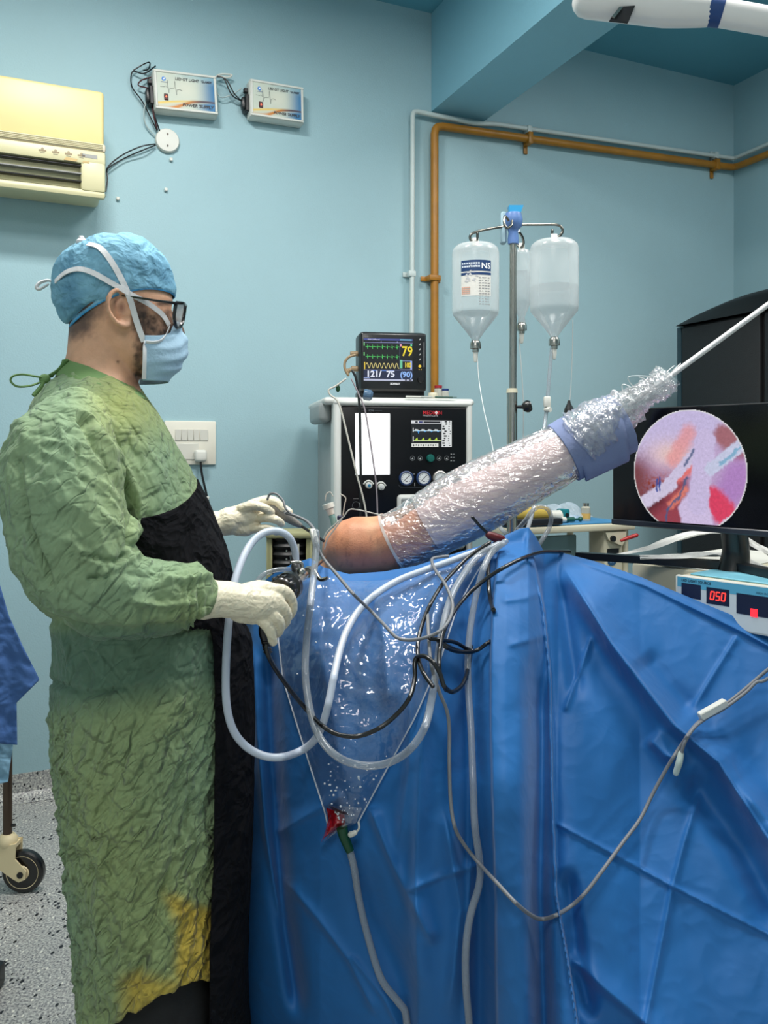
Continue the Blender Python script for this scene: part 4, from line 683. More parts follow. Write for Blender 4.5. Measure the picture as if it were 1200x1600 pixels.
def scope(u, v):
    x, y = u * 2 - 1, v * 2 - 1; p = np.stack([x * 2, y * 2, 0 * x], 1); n1 = pn(p * 1.5); n2 = pn(p * 5 + 3); n3 = pn(p * 11 + 5); n4 = pn(p * 24 + 9)
    c = np.ones((len(u), 3)) * lin((186, 160, 200)); base = lambda col: np.array(lin(col))
    x_ = x + .05 * n2; y_ = y + .05 * n3
    def seg(ax, ay, bx_, by_): t = np.clip(((x_ - ax) * (bx_ - ax) + (y_ - ay) * (by_ - ay)) / ((bx_ - ax) ** 2 + (by_ - ay) ** 2), 0, 1); return np.hypot(x_ - ax - t * (bx_ - ax), y_ - ay - t * (by_ - ay))
    c = mixc(c, base((196, 184, 222)), smst(.1, .7, y_ - .2 * x_)); c = mixc(c, base((234, 200, 190)), .85 * np.exp(-((x_ + .3) / .4) ** 2 - ((y_ - .28) / .22) ** 2))
    br = smst(.25, -.2, y_ + .15 * x_ + .12) * smst(-.0, -.35, x_ + .25 * y_); c = mixc(c, base((150, 78, 78)), br * (.6 + .6 * np.clip(n3 * 2 + .4, 0, 1))); k = smst(.5, -.05, y_) * smst(-.5, -.95, x_); c = mixc(c, base((120, 60, 66)), k)
    c = mixc(c, base((226, 150, 150)), smst(.2, .05, seg(.02, .62, -.25, .2)) * .8)
    lowl = smst(.02, -.06, y_ + .35 - .45 * (x_ + .6)) * smst(.15, -.1, x_); c = mixc(c, base((150, 62, 74)), lowl * .95); c = mixc(c, base((84, 30, 40)), smst(.28, .0, seg(-.75, -.62, -.55, -.45)) * .9)
    c = mixc(c, base((228, 108, 96)), smst(.12, .04, seg(-.15, -.1, .2, .2)) * .9); c = mixc(c, base((230, 130, 110)), smst(.1, .03, seg(-.3, -.55, -.05, -.3)) * .8)
    c = mixc(c, base((160, 100, 110)), smst(.24, .1, seg(.62, .58, .85, .35)))
    c = mixc(c, base((172, 124, 190)), smst(.4, .1, seg(.85, -.05, .75, -.25)) * .9); c = mixc(c, base((216, 62, 96)), smst(.26, .14, seg(.42, -.42, .62, -.62)) )
    c = mixc(c, base((206, 196, 222)), smst(.13, .09, seg(-1.1, -.72, -.3, -.22))); c = mixc(c, base((204, 194, 222)), smst(.1, .07, seg(-.35, -.22, .15, .32)))
    c = mixc(c, base((206, 190, 224)), smst(.3, .24, seg(.2, -1.0, .12, -.62))); c = mixc(c, base((200, 186, 222)), smst(.2, .15, seg(.18, -.5, .3, .5))); c = mixc(c, base((196, 200, 226)), smst(.12, .08, seg(.4, .05, 1.0, .5)))
    c = mixc(c, base((120, 170, 200)), smst(.035, .015, seg(.55, .12, .98, .46)) * .9); c = mixc(c, base((208, 196, 224)), smst(.12, .08, seg(.5, -.95, .98, -.6)))
    for q in ((-.55, -.12, -.55, -.33), (-.5, -.1, -.5, -.32)): c = mixc(c, base((44, 70, 150)), smst(.02, .008, seg(*q)))
    for q in ((-.05, .1, .12, .35), (-.15, -.42, .0, -.1), (-.36, -.62, -.15, -.42), (-.38, -.95, -.36, -.62), (-.3, -.98, -.38, -.92)): c = mixc(c, base((70, 90, 130)), smst(.03, .01, seg(*q)) * .85)
    c = c * (1 + .22 * n4[:, None] + .18 * n3[:, None]) ; rr = np.hypot(x, y); return np.clip(mixc(c, np.ones(3) * .75, smst(.965, .985, rr)), 0, 1)
cx = -.27 + .075 + .155; hz = (ztp - zb_); rad = .158; zc_ = zb_ + .012 + .135
pic = picture('keyhole_view', ms, SCREEN, cx - rad, zc_ - rad * 1.0, cx + rad, zc_ + rad * 1.0, 150, 150, scope, y=-.0012, mask=lambda u, v: (np.hypot(u * 2 - 1, v * 2 - 1) <= 1.0) & (v * 2 * rad > rad - .135 + .003))
pic['label'] = 'round pink and lilac joint picture'
b = MB(); b.tube([np.array(q) for q in ((.06, .035, zb_ + .02), (.055, .06, zb_ - .05), (.05, .05, zb_ - .115))], [.03, .032, .04], 12, flat=1, smooth=True); mk('stand_neck', b, BLACK, ms, local=True)
bz = .006
for sx in (-1, 1): b = MB(); b.loft([np.array([(.05 + sx * q * (.36 if sx < 0 else .3), .06 - q * .15 + yy * (.04 - .012 * q), zz) for yy, zz in ((-.5, 0), (.5, 0), (.5, .019), (-.5, .019))]) for q in (0, .25, .5, .75, 1)], True); mk('stand_foot', b, BLACK, ms, local=True)
# gauze strips on the cart
GZ = M('gauze', (216, 216, 212), .75, bump=.6, bs=120)
def strip(pts, wd, label):
    pts, _ = cat(np.array(pts, float), np.zeros(len(pts)), 8); T = np.gradient(pts, axis=0); S_ = np.cross(T, [0, 0, 1.]); S_ /= np.linalg.norm(S_, axis=1)[:, None] + 1e-9
    V = []; k = 7
    for i, p in enumerate(pts):
        for j in range(k): q = (j / (k - 1) - .5); V.append(p + S_[i] * q * wd + np.array([0, 0, .004 * math.cos(j * 2.2 + i * .3)]))
    n = len(pts); m = (np.array(V), [(i * k + j, i * k + j + 1, (i + 1) * k + j + 1, (i + 1) * k + j) for i in range(n - 1) for j in range(k - 1)]); return mk('gauze_strip', m, GZ, label=label, cat_='gauze')
strip(PP([(955, 870, 2.28), (1010, 856, 2.24), (1060, 840, 2.26), (1100, 832, 2.32), (1112, 830, 2.36)]), .055, 'white gauze strip rising left of the screen stand')
strip(PP([(1000, 872, 2.12), (1060, 868, 2.1), (1110, 866, 2.1), (1150, 872, 2.06), (1200, 890, 1.97), (1240, 900, 1.9)]), .06, 'white gauze strip lying behind the black stand foot')
strip(PP([(1145, 832, 2.2), (1180, 850, 2.12), (1210, 868, 2.04), (1250, 885, 1.95)]), .03, 'white gauze strip slanting right of the screen stand')
# ---------------------------------------------------------------- surgeon: frame with u forward, v towards the camera side
C0 = P(215, 0, 1.7); C0[2] = 0; FU = np.array([.94, .34, 0]); RV = np.array([.34, -.94, 0]); UP = np.array([0, 0, 1.])
def S(x, y, v=0):
    a = (x - 600) / F; u = (a * (C0[1] + v * RV[1]) - C0[0] - v * RV[0]) / (FU[0] - a * FU[1]); p = C0 + v * RV + u * FU; p[2] = CAMZ - (y - HZ) / F * p[1]; return p
TH = np.linspace(0, 2 * math.pi, 48, endpoint=False)
def ring(b, f, hv, n=2.0, lift=0, v0=0, th=TH):
    B, Fp = S(*b, v0), S(*f, v0); c, A = (B + Fp) / 2, (Fp - B) / 2; cs, sn = np.cos(th), np.sin(th); e = 2 / n
    return c + (np.sign(cs) * np.abs(cs) ** e)[:, None] * A + (np.sign(sn) * np.abs(sn) ** e)[:, None] * hv * RV + (lift * sn ** 2)[:, None] * UP
TORSO = [((100, 574), (218, 606), .066), ((90, 586), (232, 624), .098), ((66, 606), (247, 648), .152), ((46, 640), (268, 682), .188), ((30, 695), (297, 735), .205), ((28, 770), (323, 790), .21), ((38, 840), (346, 848), .208), ((54, 900), (360, 905), .203), ((70, 950), (366, 960), .198),
         ((82, 1010), (369, 1030), .2), ((76, 1090), (370, 1100), .212), ((80, 1180), (367, 1180), .218), ((90, 1260), (363, 1260), .222), ((98, 1350), (356, 1350), .224), ((107, 1430), (350, 1420), .226), ((114, 1500), (349, 1452), .227, 2.0, .06), ((121, 1580), (347, 1478), .228, 2.0, .10)]
def dense(rings, k):
    o = []
    for i in range(len(rings) - 1):
        a, b, c, d = rings[max(i - 1, 0)], rings[i], rings[i + 1], rings[min(i + 2, len(rings) - 1)]
        for q in range(k): t = q / k; o.append(.5 * (2 * b + (c - a) * t + (2 * a - 5 * b + 4 * c - d) * t * t + (3 * b - a - 3 * c + d) * t ** 3))
    return o + [rings[-1]]
# body: one continuous skin surface (torso, legs, arms, neck, head)
bm_ = MB()
hd = [((150, 386), (205, 384), .04), ((122, 398), (235, 394), .066), ((108, 425), (256, 420), .078), ((103, 455), (266, 455), .081), ((106, 480), (270, 470), .08), ((110, 498), (268, 482), .077), ((114, 512), (269, 492), .074), ((120, 528), (272, 508), .069), ((132, 545), (275, 522), .066), ((150, 560), (275, 538), .062), ((168, 572), (273, 556), .056), ((190, 585), (266, 576), .046), ((215, 592), (255, 588), .03)]
bm_.loft(dense([ring(b, f, h, 2.15) for b, f, h in hd], 3))
bm_.loft(dense([ring((108, 500), (205, 545), .058), ring((106, 530), (212, 570), .058), ring((102, 560), (217, 600), .062), ring((88, 590), (236, 640), .09), ring((70, 640), (250, 690), .14)], 3))
bm_.tube([S(268, 494, 0), S(275, 508, 0), S(280, 520, 0), S(272, 528, 0)], [.009, .011, .013, .012], 10, caps='round')              # nose
tors = [ring(q[0], q[1], q[2] * .9) for q in TORSO]; tors = [r.mean(0) + (r - r.mean(0)) * .86 for r in tors[3:12]]; bm_.loft(dense(tors, 2))
for sv in (1, -1):
    bm_.tube([S(190, 1080, sv * .075), S(208, 1300, sv * .085), S(212, 1400, sv * .09), S(195, 1640, sv * .1)], [.085, .07, .06, .045], 20, caps='round')
    bm_.tube([S(185, 1655, sv * .11), S(225, 1690, sv * .11), S(270, 1700, sv * .115)], [.042, .045, .032], 14, caps='round')
ARM_N = [(108, 690, .17), (104, 770, .235), (120, 850, .262), (155, 912, .27), (215, 935, .27), (290, 935, .265), (345, 936, .256)]
ARM_F = [(135, 690, -.17), (160, 790, -.24), (220, 850, -.25), (285, 835, -.25), (345, 819, -.24)]
bm_.tube([S(*p) for p in ARM_N], [.075, .062, .056, .054, .046, .036, .028], 20, caps='round'); bm_.tube([S(*p) for p in ARM_F], [.075, .062, .054, .042, .028], 20, caps='round')
# ear on the camera side and the far one
for sv in (1, -1):
    E0 = lambda x, y, dv: S(x, y, sv * dv)
    bm_.tube([E0(201, 470, .082), E0(196, 457, .088), E0(182, 453, .094), E0(171, 462, .098), E0(168, 478, .097), E0(174, 494, .092), E0(184, 505, .085), E0(197, 509, .078), E0(202, 502, .074)], [.0045, .005, .0055, .0055, .0055, .0055, .006, .0065, .0055], 10, 6, caps='round')
    bm_.tube([E0(196, 468, .08), E0(187, 470, .083), E0(182, 480, .083), E0(186, 492, .08)], [.004, .004, .004, .004], 8, caps='round'); bm_.tube([E0(201, 482, .078), E0(203, 490, .078)], .005, 8, caps='round')
    bm_.ball(E0(186, 482, .070), (.022, .012, .03), 14)
V, Nn, Fc = bake(bm_, .0042, 3)
px, py = proj(V); colr = np.ones((len(V), 3)) * lin((224, 172, 140)); nz = pn(V * 90) + .6 * pn(V * 200)
hh = V[:, 2] > S(200, 612, 0)[2]
jaw = smst(204, 216, px + 8 * nz) * smst(475, 500, py + 6 * nz) * (1 - smst(590, 606, py + 12 * nz)) * hh * smst(0, 14, px - 204 + (575 - py) * .12)
jaw = np.clip(jaw + smst(196, 212, px) * smst(545, 565, py) * (1 - smst(596, 612, py + 8 * nz)) * .55, 0, 1); jaw *= (V - C0) @ RV > -.2
colr = mixc(colr, lin((52, 36, 30)), np.clip(jaw * (.78 + .5 * nz), 0, 1)); side = smst(203, 208, px) * (1 - smst(224, 236, px)) * smst(460, 470, py) * (1 - smst(500, 530, py)); colr = mixc(colr, lin((48, 34, 30)), np.clip(side * (.75 + .4 * nz), 0, 1))
nape = smst(160, 130, px + 8 * nz) * smst(545, 515, py + 9 * nz + (px - 110) * .25) * hh; colr = mixc(colr, lin((52, 44, 46)), np.clip(nape * .85, 0, 1))
back = smst(172, 160, px + 5 * nz) * smst(510, 490, py + 6 * nz + (px - 110) * .1) * hh; colr = mixc(colr, lin((44, 38, 40)), np.clip(back * .6, 0, 1))
brow = np.exp(-((py - 474 + (px - 262) * .05) / 4) ** 2) * smst(240, 250, px) * hh; colr = mixc(colr, lin((40, 28, 24)), np.clip(brow * .9, 0, 1))
mole = np.exp(-((px - 184) ** 2 + (py - 565) ** 2) / 5); colr = mixc(colr, lin((70, 42, 36)), np.clip(mole * .9, 0, 1))
eye = np.exp(-(((px - 262) / 6) ** 2 + ((py - 487) / 4) ** 2)) * hh; colr = mixc(colr, lin((60, 40, 36)), np.clip(eye * .7, 0, 1)); conc = np.exp(-(((px - 190) / 6) ** 2 + ((py - 481) / 9) ** 2)) + np.exp(-(((px - 180) / 3) ** 2 + ((py - 474) / 12) ** 2)) * .6; colr = mixc(colr, lin((120, 62, 50)), np.clip(conc * .7 * hh, 0, .8))  # ear hollow tinted darker: its inner shadow painted into the skin
SKIN = M('skin', (255, 255, 255), .5, attr='tone', var=.12, vs=60, bump=.25, bs=240, sss=.08)
man = mk('person', (V, Fc), SKIN, label='standing person in wrinkled green surgical gown, blue cap, face mask and glasses, holding instruments', cat_='person', colors=colr, ang=0, org=C0)
for sv in (1, -1): m = MB(); m.ball(S(251, 487, sv * .036), .0115, 16); mk('eye', m, M('eye_white', (210, 200, 196), .15), man)
# trousers and shoes
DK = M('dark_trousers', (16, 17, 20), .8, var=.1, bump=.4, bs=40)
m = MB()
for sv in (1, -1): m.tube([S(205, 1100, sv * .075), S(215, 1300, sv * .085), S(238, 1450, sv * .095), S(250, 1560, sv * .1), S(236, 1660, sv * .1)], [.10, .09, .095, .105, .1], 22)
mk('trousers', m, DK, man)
for sv in (1, -1):
    m = MB(); a = S(160, 1700, sv * .11); m.loft([np.array([a + FU * (u + .0) + RV * (math.cos(t) * wd_) + UP * (max(.0, h * .5 + h * .5 * math.sin(t)) - a[2] + .004) for t in np.linspace(0, 2 * math.pi, 20, endpoint=False)]) for u, wd_, h in ((-.07, .02, .05), (-.06, .036, .08), (-.01, .042, .1), (.08, .046, .075), (.15, .046, .055), (.19, .03, .04), (.2, .01, .02))]); mk('shoe', m, BLKRUB, man)
# gown
gb = MB(); TR = dense([ring(*q) for q in TORSO], 6); gb.loft(TR)
SLV = [(112, 668, .165), (96, 715, .215), (100, 775, .245), (118, 845, .262), (150, 905, .27), (205, 932, .272), (262, 935, .268), (300, 934, .26), (316, 935, .256), (330, 937, .253)]
gb.tube([S(*p) for p in SLV], [.075, .098, .106, .105, .094, .078, .066, .058, .050, .036], 36, 6, caps='round')
gb.tube([S(*p) for p in [(132, 672, -.165), (140, 720, -.215), (168, 800, -.25), (220, 862, -.255), (280, 838, -.25), (318, 824, -.245)]], [.075, .095, .095, .082, .064, .045], 30, 6, caps='round')
V, Nn, Fc = bake(gb, .0038, 6)
px, py = proj(V); uu = (V - C0) @ FU; vv = (V - C0) @ RV; zz = V[:, 2]
def rot2(a, sa, sb): c_, s_ = math.cos(a), math.sin(a); al, ac = uu * c_ + zz * s_, -uu * s_ + zz * c_; return np.stack([al * sa, ac * sb, vv * sb], 1)
low = smst(.95, .8, zz); arm = smst(.17, .22, vv) * (1 - low)
def sharp(q, s, w=.45): q = q * s; q = q + w * .7 * np.stack([pn(q * .7 + 7), pn(q * .7 + 31), pn(q * .7 + 57)], 1) * 2; r = np.abs(pn(q)); return .30 - np.minimum(r * 1.5, .5) ** .75      # narrow sharp ridges between flat facets
back_ = smst(260, 90, px) * (1 - low) * smst(600, 700, py)
cr = (.012 * sharp(rot2(R(40), .28, 1.2), 10) + .010 * sharp(rot2(R(62), .3, 1.2) + 5, 19) + .0065 * sharp(rot2(R(20), .4, 1.1) + 9, 34) + .004 * crumple(rot2(R(50), .7, 1.1) + 19, 60)) * (.22 + 1.0 * low)
cr += (1 - low) * (.014 * sharp(rot2(R(-58), .3, 1.1) + 3, 8) + .008 * sharp(rot2(R(-45), .4, 1.1) + 21, 19) + .0045 * sharp(rot2(R(-70), .5, 1.1) + 27, 38)) * (.55 + .5 * arm)
endf = np.where(vv > .2, 1 - .9 * smst(312, 326, px), 1); cr *= endf
cuff = endf * smst(275, 300, px) * (px < 345) * smst(.1, .2, vv) * smst(885, 900, py) * (1 - smst(985, 1000, py)); cr += cuff * .004 * np.sin(px * .5 + 2.5 * pn(V * 40))
cr += (1 - low) * smst(120, 250, px) * .008 * crumple(rot2(R(0), 1.4, .9) + 2, 14) * smst(850, 900, py) * (1 - smst(975, 990, py))      # gathers along the forearm
fold = 0
def crease(pts, wdt, amp):
    global fold
    dd = np.full(len(V), 1e9)
    for (x0, y0), (x1, y1) in zip(pts[:-1], pts[1:]):
        t = np.clip(((px - x0) * (x1 - x0) + (py - y0) * (y1 - y0)) / ((x1 - x0) ** 2 + (y1 - y0) ** 2), 0, 1); dd = np.minimum(dd, np.hypot(px - x0 - t * (x1 - x0), py - y0 - t * (y1 - y0)))
    fold = fold + amp * np.exp(-(dd / wdt) ** 2) * (vv > -.05)
crease([(128, 655), (150, 700), (195, 760), (205, 800), (203, 850)], 6, -.012); crease([(150, 670), (190, 720), (214, 770), (216, 830)], 6, .008); crease([(195, 868), (165, 900), (140, 905)], 4, -.012); crease([(214, 866), (180, 885), (160, 900)], 5, .012); crease([(130, 868), (190, 880), (210, 868)], 4, -.008)
crease([(90, 650), (100, 690), (70, 740)], 6, .007); crease([(120, 700), (122, 745), (132, 750)], 4, -.006); crease([(262, 905), (300, 905), (325, 902)], 5, .01); crease([(210, 940), (260, 948), (300, 940)], 5, .008); crease([(28, 720), (45, 830), (80, 915)], 4, -.012)
crease([(75, 970), (160, 985), (260, 985), (365, 965)], 7, -.010); crease([(78, 1065), (140, 1085), (200, 1075)], 5, -.008); crease([(130, 1100), (200, 1075), (250, 1045)], 5, .007); crease([(230, 1230), (160, 1330), (150, 1450)], 6, .006); crease([(270, 1200), (200, 1420), (180, 1560)], 7, .008); crease([(300, 1250), (240, 1450), (200, 1580)], 7, -.008)
V = V + Nn * (cr + fold)[:, None]
hem = smst(.32, .2, zz); V[:, 2] += hem * .014 * pn(np.stack([uu * 14, vv * 14, 0 * uu], 1))
n1 = pn(V * 3.1 + 4); n2 = pn(V * 11); g1, g2, g3 = lin((140, 156, 108)), lin((120, 148, 122)), lin((84, 116, 104))
colr = mixc(np.ones((len(V), 3)) * g1, g2, np.clip(.5 + 1.2 * n1, 0, 1)); colr = mixc(colr, lin((160, 166, 96)), np.clip(smst(720, 600, py) * smst(90, 200, px) * .7 + .35 * smst(.15, .5, n1), 0, 1)); colr = mixc(colr, g3, np.clip(smst(970, 1000, py) * (1 - smst(1060, 1130, py + (px - 200) * .15)) * .75, 0, 1))  # yellow shoulder partly paints the light falling there; waist band darker teal
st = smst(250, 285, px + 30 * n2 + 10 * pn(V * 40)) * smst(1395, 1420, py + 25 * n2 - (px - 280) * .25) * (1 - smst(332, 340, px + 10 * n2)); st2 = smst(1500, 1545, py + 30 * n2) * smst(175, 215, px + 25 * n2) * (1 - smst(300, 325, px)); edge = smst(338, 352, px) * smst(1080, 1160, py) * (1 - smst(1250, 1330, py)) * .6
colr = mixc(colr, lin((196, 166, 62)), np.clip(np.maximum(np.maximum(st, st2 * .9), edge), 0, 1) * .85); colr = colr * (1 + .12 * pn(V * 30))[:, None]
GOWN = M('gown_cotton', (255, 255, 255), .85, attr='tone', var=.1, vs=90, bump=1, bd=.007, bs=15, btype='crease', sheen=.1, spec=.2)
gown = mk('gown', (V, Fc), GOWN, man, colors=np.concatenate([np.clip(colr * 1.08, 0, 1), (.5 + .55 * low)[:, None]], 1), ang=0)
# black chest panel, continued below the waist as a black sheet for the shaded gap
def panel_and_gap_shade():
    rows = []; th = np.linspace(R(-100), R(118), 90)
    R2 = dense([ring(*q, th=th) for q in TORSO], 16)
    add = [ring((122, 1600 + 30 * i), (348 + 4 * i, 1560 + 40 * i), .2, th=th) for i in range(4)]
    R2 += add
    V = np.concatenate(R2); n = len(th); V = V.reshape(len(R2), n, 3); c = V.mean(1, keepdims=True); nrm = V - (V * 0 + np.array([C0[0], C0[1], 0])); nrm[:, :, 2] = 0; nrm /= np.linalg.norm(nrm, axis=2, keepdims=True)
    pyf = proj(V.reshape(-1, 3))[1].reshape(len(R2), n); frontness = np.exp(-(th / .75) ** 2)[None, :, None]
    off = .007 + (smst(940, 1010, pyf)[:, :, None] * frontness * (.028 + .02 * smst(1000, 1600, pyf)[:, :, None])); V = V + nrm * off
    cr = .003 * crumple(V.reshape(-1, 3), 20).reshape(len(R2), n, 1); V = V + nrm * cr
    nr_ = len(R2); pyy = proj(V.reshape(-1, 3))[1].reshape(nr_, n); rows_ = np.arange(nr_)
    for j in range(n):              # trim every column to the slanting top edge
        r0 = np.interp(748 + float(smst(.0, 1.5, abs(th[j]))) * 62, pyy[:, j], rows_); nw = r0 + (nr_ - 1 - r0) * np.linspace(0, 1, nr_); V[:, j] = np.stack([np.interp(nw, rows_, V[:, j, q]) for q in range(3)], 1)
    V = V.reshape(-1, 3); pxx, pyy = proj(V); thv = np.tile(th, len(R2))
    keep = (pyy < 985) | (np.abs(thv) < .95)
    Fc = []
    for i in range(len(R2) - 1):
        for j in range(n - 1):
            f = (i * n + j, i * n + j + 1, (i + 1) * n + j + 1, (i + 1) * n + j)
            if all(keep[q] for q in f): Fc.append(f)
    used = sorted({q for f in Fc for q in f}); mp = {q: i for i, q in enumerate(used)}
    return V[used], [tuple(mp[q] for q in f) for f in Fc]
ap = mk('chest_panel_and_shade', panel_and_gap_shade(), M('black_cotton_and_shade', (17, 17, 21), .9, var=.15, vs=20, bump=1, bd=.02, bs=18, btype='cloth', spec=.15), gown, label='black front panel of the gown, lower part standing in for the shaded gap', ang=0)
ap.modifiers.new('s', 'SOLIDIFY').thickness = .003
m = MB(); m.loft(dense([ring((97, 562), (214, 604), .063), ring((93, 574), (222, 614), .078), ring((86, 588), (234, 628), .105)], 3), cap=False); cl = mk('collar_band', m, M('collar_green', (112, 146, 92), .85, bump=.4, bs=60), gown)
m = MB(); m.tube([S(82, 588, .0), S(70, 590, .01), S(55, 588, .02), S(35, 585, .02), S(20, 588, .02), S(17, 596, .02), S(28, 604, .02), S(50, 602, .015), S(70, 594, .01)], .0042, 8, 6, flat=.5); m.tube([S(70, 592, .01), S(64, 604, .02), S(52, 618, .03)], .004, 8); m.ball(S(70, 592, .01), (.012, .01, .01), 10); m.tube([S(72, 590, .0), S(92, 578, .02), S(104, 562, .04)], .006, 8, flat=.5); mk('neck_tie', m, MATS['collar_green'], gown)
# cap
cap = [((109, 514), (273, 466), .083, .026), ((100, 506), (276, 459), .088, .026), ((84, 480), (274, 444), .092, .018), ((77, 450), (266, 418), .094, .008), ((90, 420), (250, 395), .088, 0), ((104, 395), (232, 377), .074, 0), ((125, 378), (212, 369), .05, 0), ((150, 371), (190, 368), .022, 0)]
th = np.linspace(0, 2 * math.pi, 120, endpoint=False); RR = dense([ring(b, f, h, 2.1, l, th=th) for b, f, h, l in cap], 10); m = MB(); m.loft(RR, cap=False); V, Fc = m.arr(); V = np.concatenate([V, [RR[-1].mean(0)]]); n = len(th); Fc = Fc + [(len(V) - 1, (len(RR) - 1) * n + j, (len(RR) - 1) * n + (j + 1) % n) for j in range(n)]
cc = S(180, 440); nr = V - cc; nr /= np.linalg.norm(nr, axis=1)[:, None]; lv = np.minimum(1, np.arange(len(V)) / n / 18.0); uu = (V - cc) @ FU
V = V + nr * (lv * (.007 * crumple(V, 24) + .004 * crumple(V + 5, 48)) - .010 * np.exp(-((lv - .42) / .12) ** 2) * smst(-.02, -.06, uu))[:, None]
bump_ = np.exp(-(np.linalg.norm(V - S(104, 412, .02), axis=1) / .03) ** 2); V = V + nr * (bump_ * .012)[:, None]
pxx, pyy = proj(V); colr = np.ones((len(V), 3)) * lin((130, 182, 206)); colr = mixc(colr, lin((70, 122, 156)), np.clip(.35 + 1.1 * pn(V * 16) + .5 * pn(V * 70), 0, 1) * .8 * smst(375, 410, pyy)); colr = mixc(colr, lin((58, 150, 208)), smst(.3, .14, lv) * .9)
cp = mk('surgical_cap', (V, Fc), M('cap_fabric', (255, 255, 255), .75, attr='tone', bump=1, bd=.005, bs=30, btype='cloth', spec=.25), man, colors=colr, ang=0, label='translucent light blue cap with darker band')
cp.modifiers.new('s', 'SOLIDIFY').thickness = .002
# mask
n, k = 70, 44; th = np.linspace(R(-92), R(92), n); FR = [(0, 275), (.1, 281), (.25, 289), (.42, 294), (.6, 291), (.78, 282), (.9, 272), (1, 262)]; V = []
for i in range(k):
    t = i / (k - 1); fx_ = np.interp(t, [a for a, _ in FR], [b for _, b in FR])
    for a in th:
        yt = 531 - 30 * max(0, math.cos(a)) ** 4; y = yt + (598 - yt) * t - 6 * (1 - t) * 0
        bpx = 223 - 3 * t; B = S(bpx, y); Fp = S(fx_, y); v_ = .074 - .012 * abs(t - .3) - .02 * max(0, t - .6)
        p = B + (Fp - B) * (max(0, math.cos(a)) ** .85) + RV * math.sin(a) * v_
        pl = .0022 * math.sin(t * 26) * smst(0, .4, np.array(math.cos(a))) + .003 * math.sin(a * 9 + t * 4) * math.cos(a) * (1 - t); V.append(p + FU * float(pl))
m = (np.array(V), [(i * n + j, i * n + j + 1, (i + 1) * n + j + 1, (i + 1) * n + j) for i in range(k - 1) for j in range(n - 1)])
mask = mk('face_mask', m, M('mask_blue', (160, 192, 214), .7, var=.05, bump=.3, bs=160), man, ang=0); mask.modifiers.new('s', 'SOLIDIFY').thickness = .002
def ribbon(pts, wd, name, mat, parent, nrm_c):
    pts, _ = cat(np.array(pts), np.zeros(len(pts)), 8); T = np.gradient(pts, axis=0); T /= np.linalg.norm(T, axis=1)[:, None]; out = pts - nrm_c; out -= T * (out * T).sum(1)[:, None]; out /= np.linalg.norm(out, axis=1)[:, None]; sd = np.cross(T, out); rg = []
    for p, s_, o_ in zip(pts, sd, out): rg.append(np.array([p + s_ * wd / 2 - o_ * .001, p + s_ * wd / 2 + o_ * .001, p - s_ * wd / 2 + o_ * .001, p - s_ * wd / 2 - o_ * .001]))
    m = MB(); m.loft(rg); return mk(name, m, mat, parent)
from mathutils.bvhtree import BVHTree
BV = []
for ob in (man, cp, mask): BV.append(BVHTree.FromPolygons([tuple(v.co + Vector(C0)) for v in ob.data.vertices], [tuple(p.vertices) for p in ob.data.polygons]))
def snap(x, y, off=.003, fb=.05):
    o = Vector((0, 0, CAMZ)); dr = (Vector(P(x, y, 1.0)) - o).normalized(); best = None
    for t in BV:
        h = t.ray_cast(o, dr)
        if h[0] is not None and (best is None or h[3] < best): best = h[3]
    return np.array(o + dr * (best - off)) if best else S(x, y, fb)
def spl(pts, k=5): q, _ = cat(np.array(pts, float), np.zeros(len(pts)), k); return q
def snaps(pts, off=.003):
    q = [snap(x, y, off) for x, y in spl(pts)]; a_ = np.array(q)
    for _ in range(3): a_[1:-1] = (a_[:-2] + 2 * a_[1:-1] + a_[2:]) / 4
    return list(a_)
TAPE = M('white_tape', (222, 222, 224), .7, bump=.2, bs=200); hc_ = S(190, 470)
ribbon(snaps([(225, 534), (214, 505), (204, 470), (194, 445), (181, 420), (168, 400), (156, 387), (147, 383), (137, 381)], .005), .0115, 'strap', TAPE, mask, hc_)
ribbon(snaps([(264, 508), (256, 494), (245, 484), (228, 472), (208, 462), (188, 450), (165, 437), (145, 426), (125, 420), (108, 423), (96, 430), (86, 440)], .005), .0105, 'strap', TAPE, mask, hc_)
ribbon(snaps([(226, 532), (226, 560), (225, 592)], .003), .008, 'side_binding', TAPE, mask, hc_); ribbon(snaps([(228, 534), (240, 535), (252, 532), (260, 522), (265, 510)], .003), .006, 'top_binding', TAPE, mask, hc_)
m = MB(); m.ball(S(128, 379, .025), (.012, .012, .009), 10); m.tube([S(128, 379, .02), S(118, 384, .02), S(107, 392, .02), S(102, 398, .02)], [.006, .007, .007, .004], 8, flat=.5); m.tube([S(128, 379, .02), S(127, 372, .02), S(131, 376, .02)], [.005, .006, .004], 8); m.tube([S(128, 381, .02), S(152, 374, .03), S(170, 367, .02)], [.005, .004, .002], 8); mk('strap_knot', m, TAPE, mask)
m = MB(); m.tube([S(82, 440, .02), S(74, 438, .02), S(62, 442, .02), S(57, 449, .02), S(62, 452, .02), S(76, 444, .02)], [.005, .006, .007, .007, .006, .004], 8, flat=.5); mk('strap_knot', m, TAPE, mask)
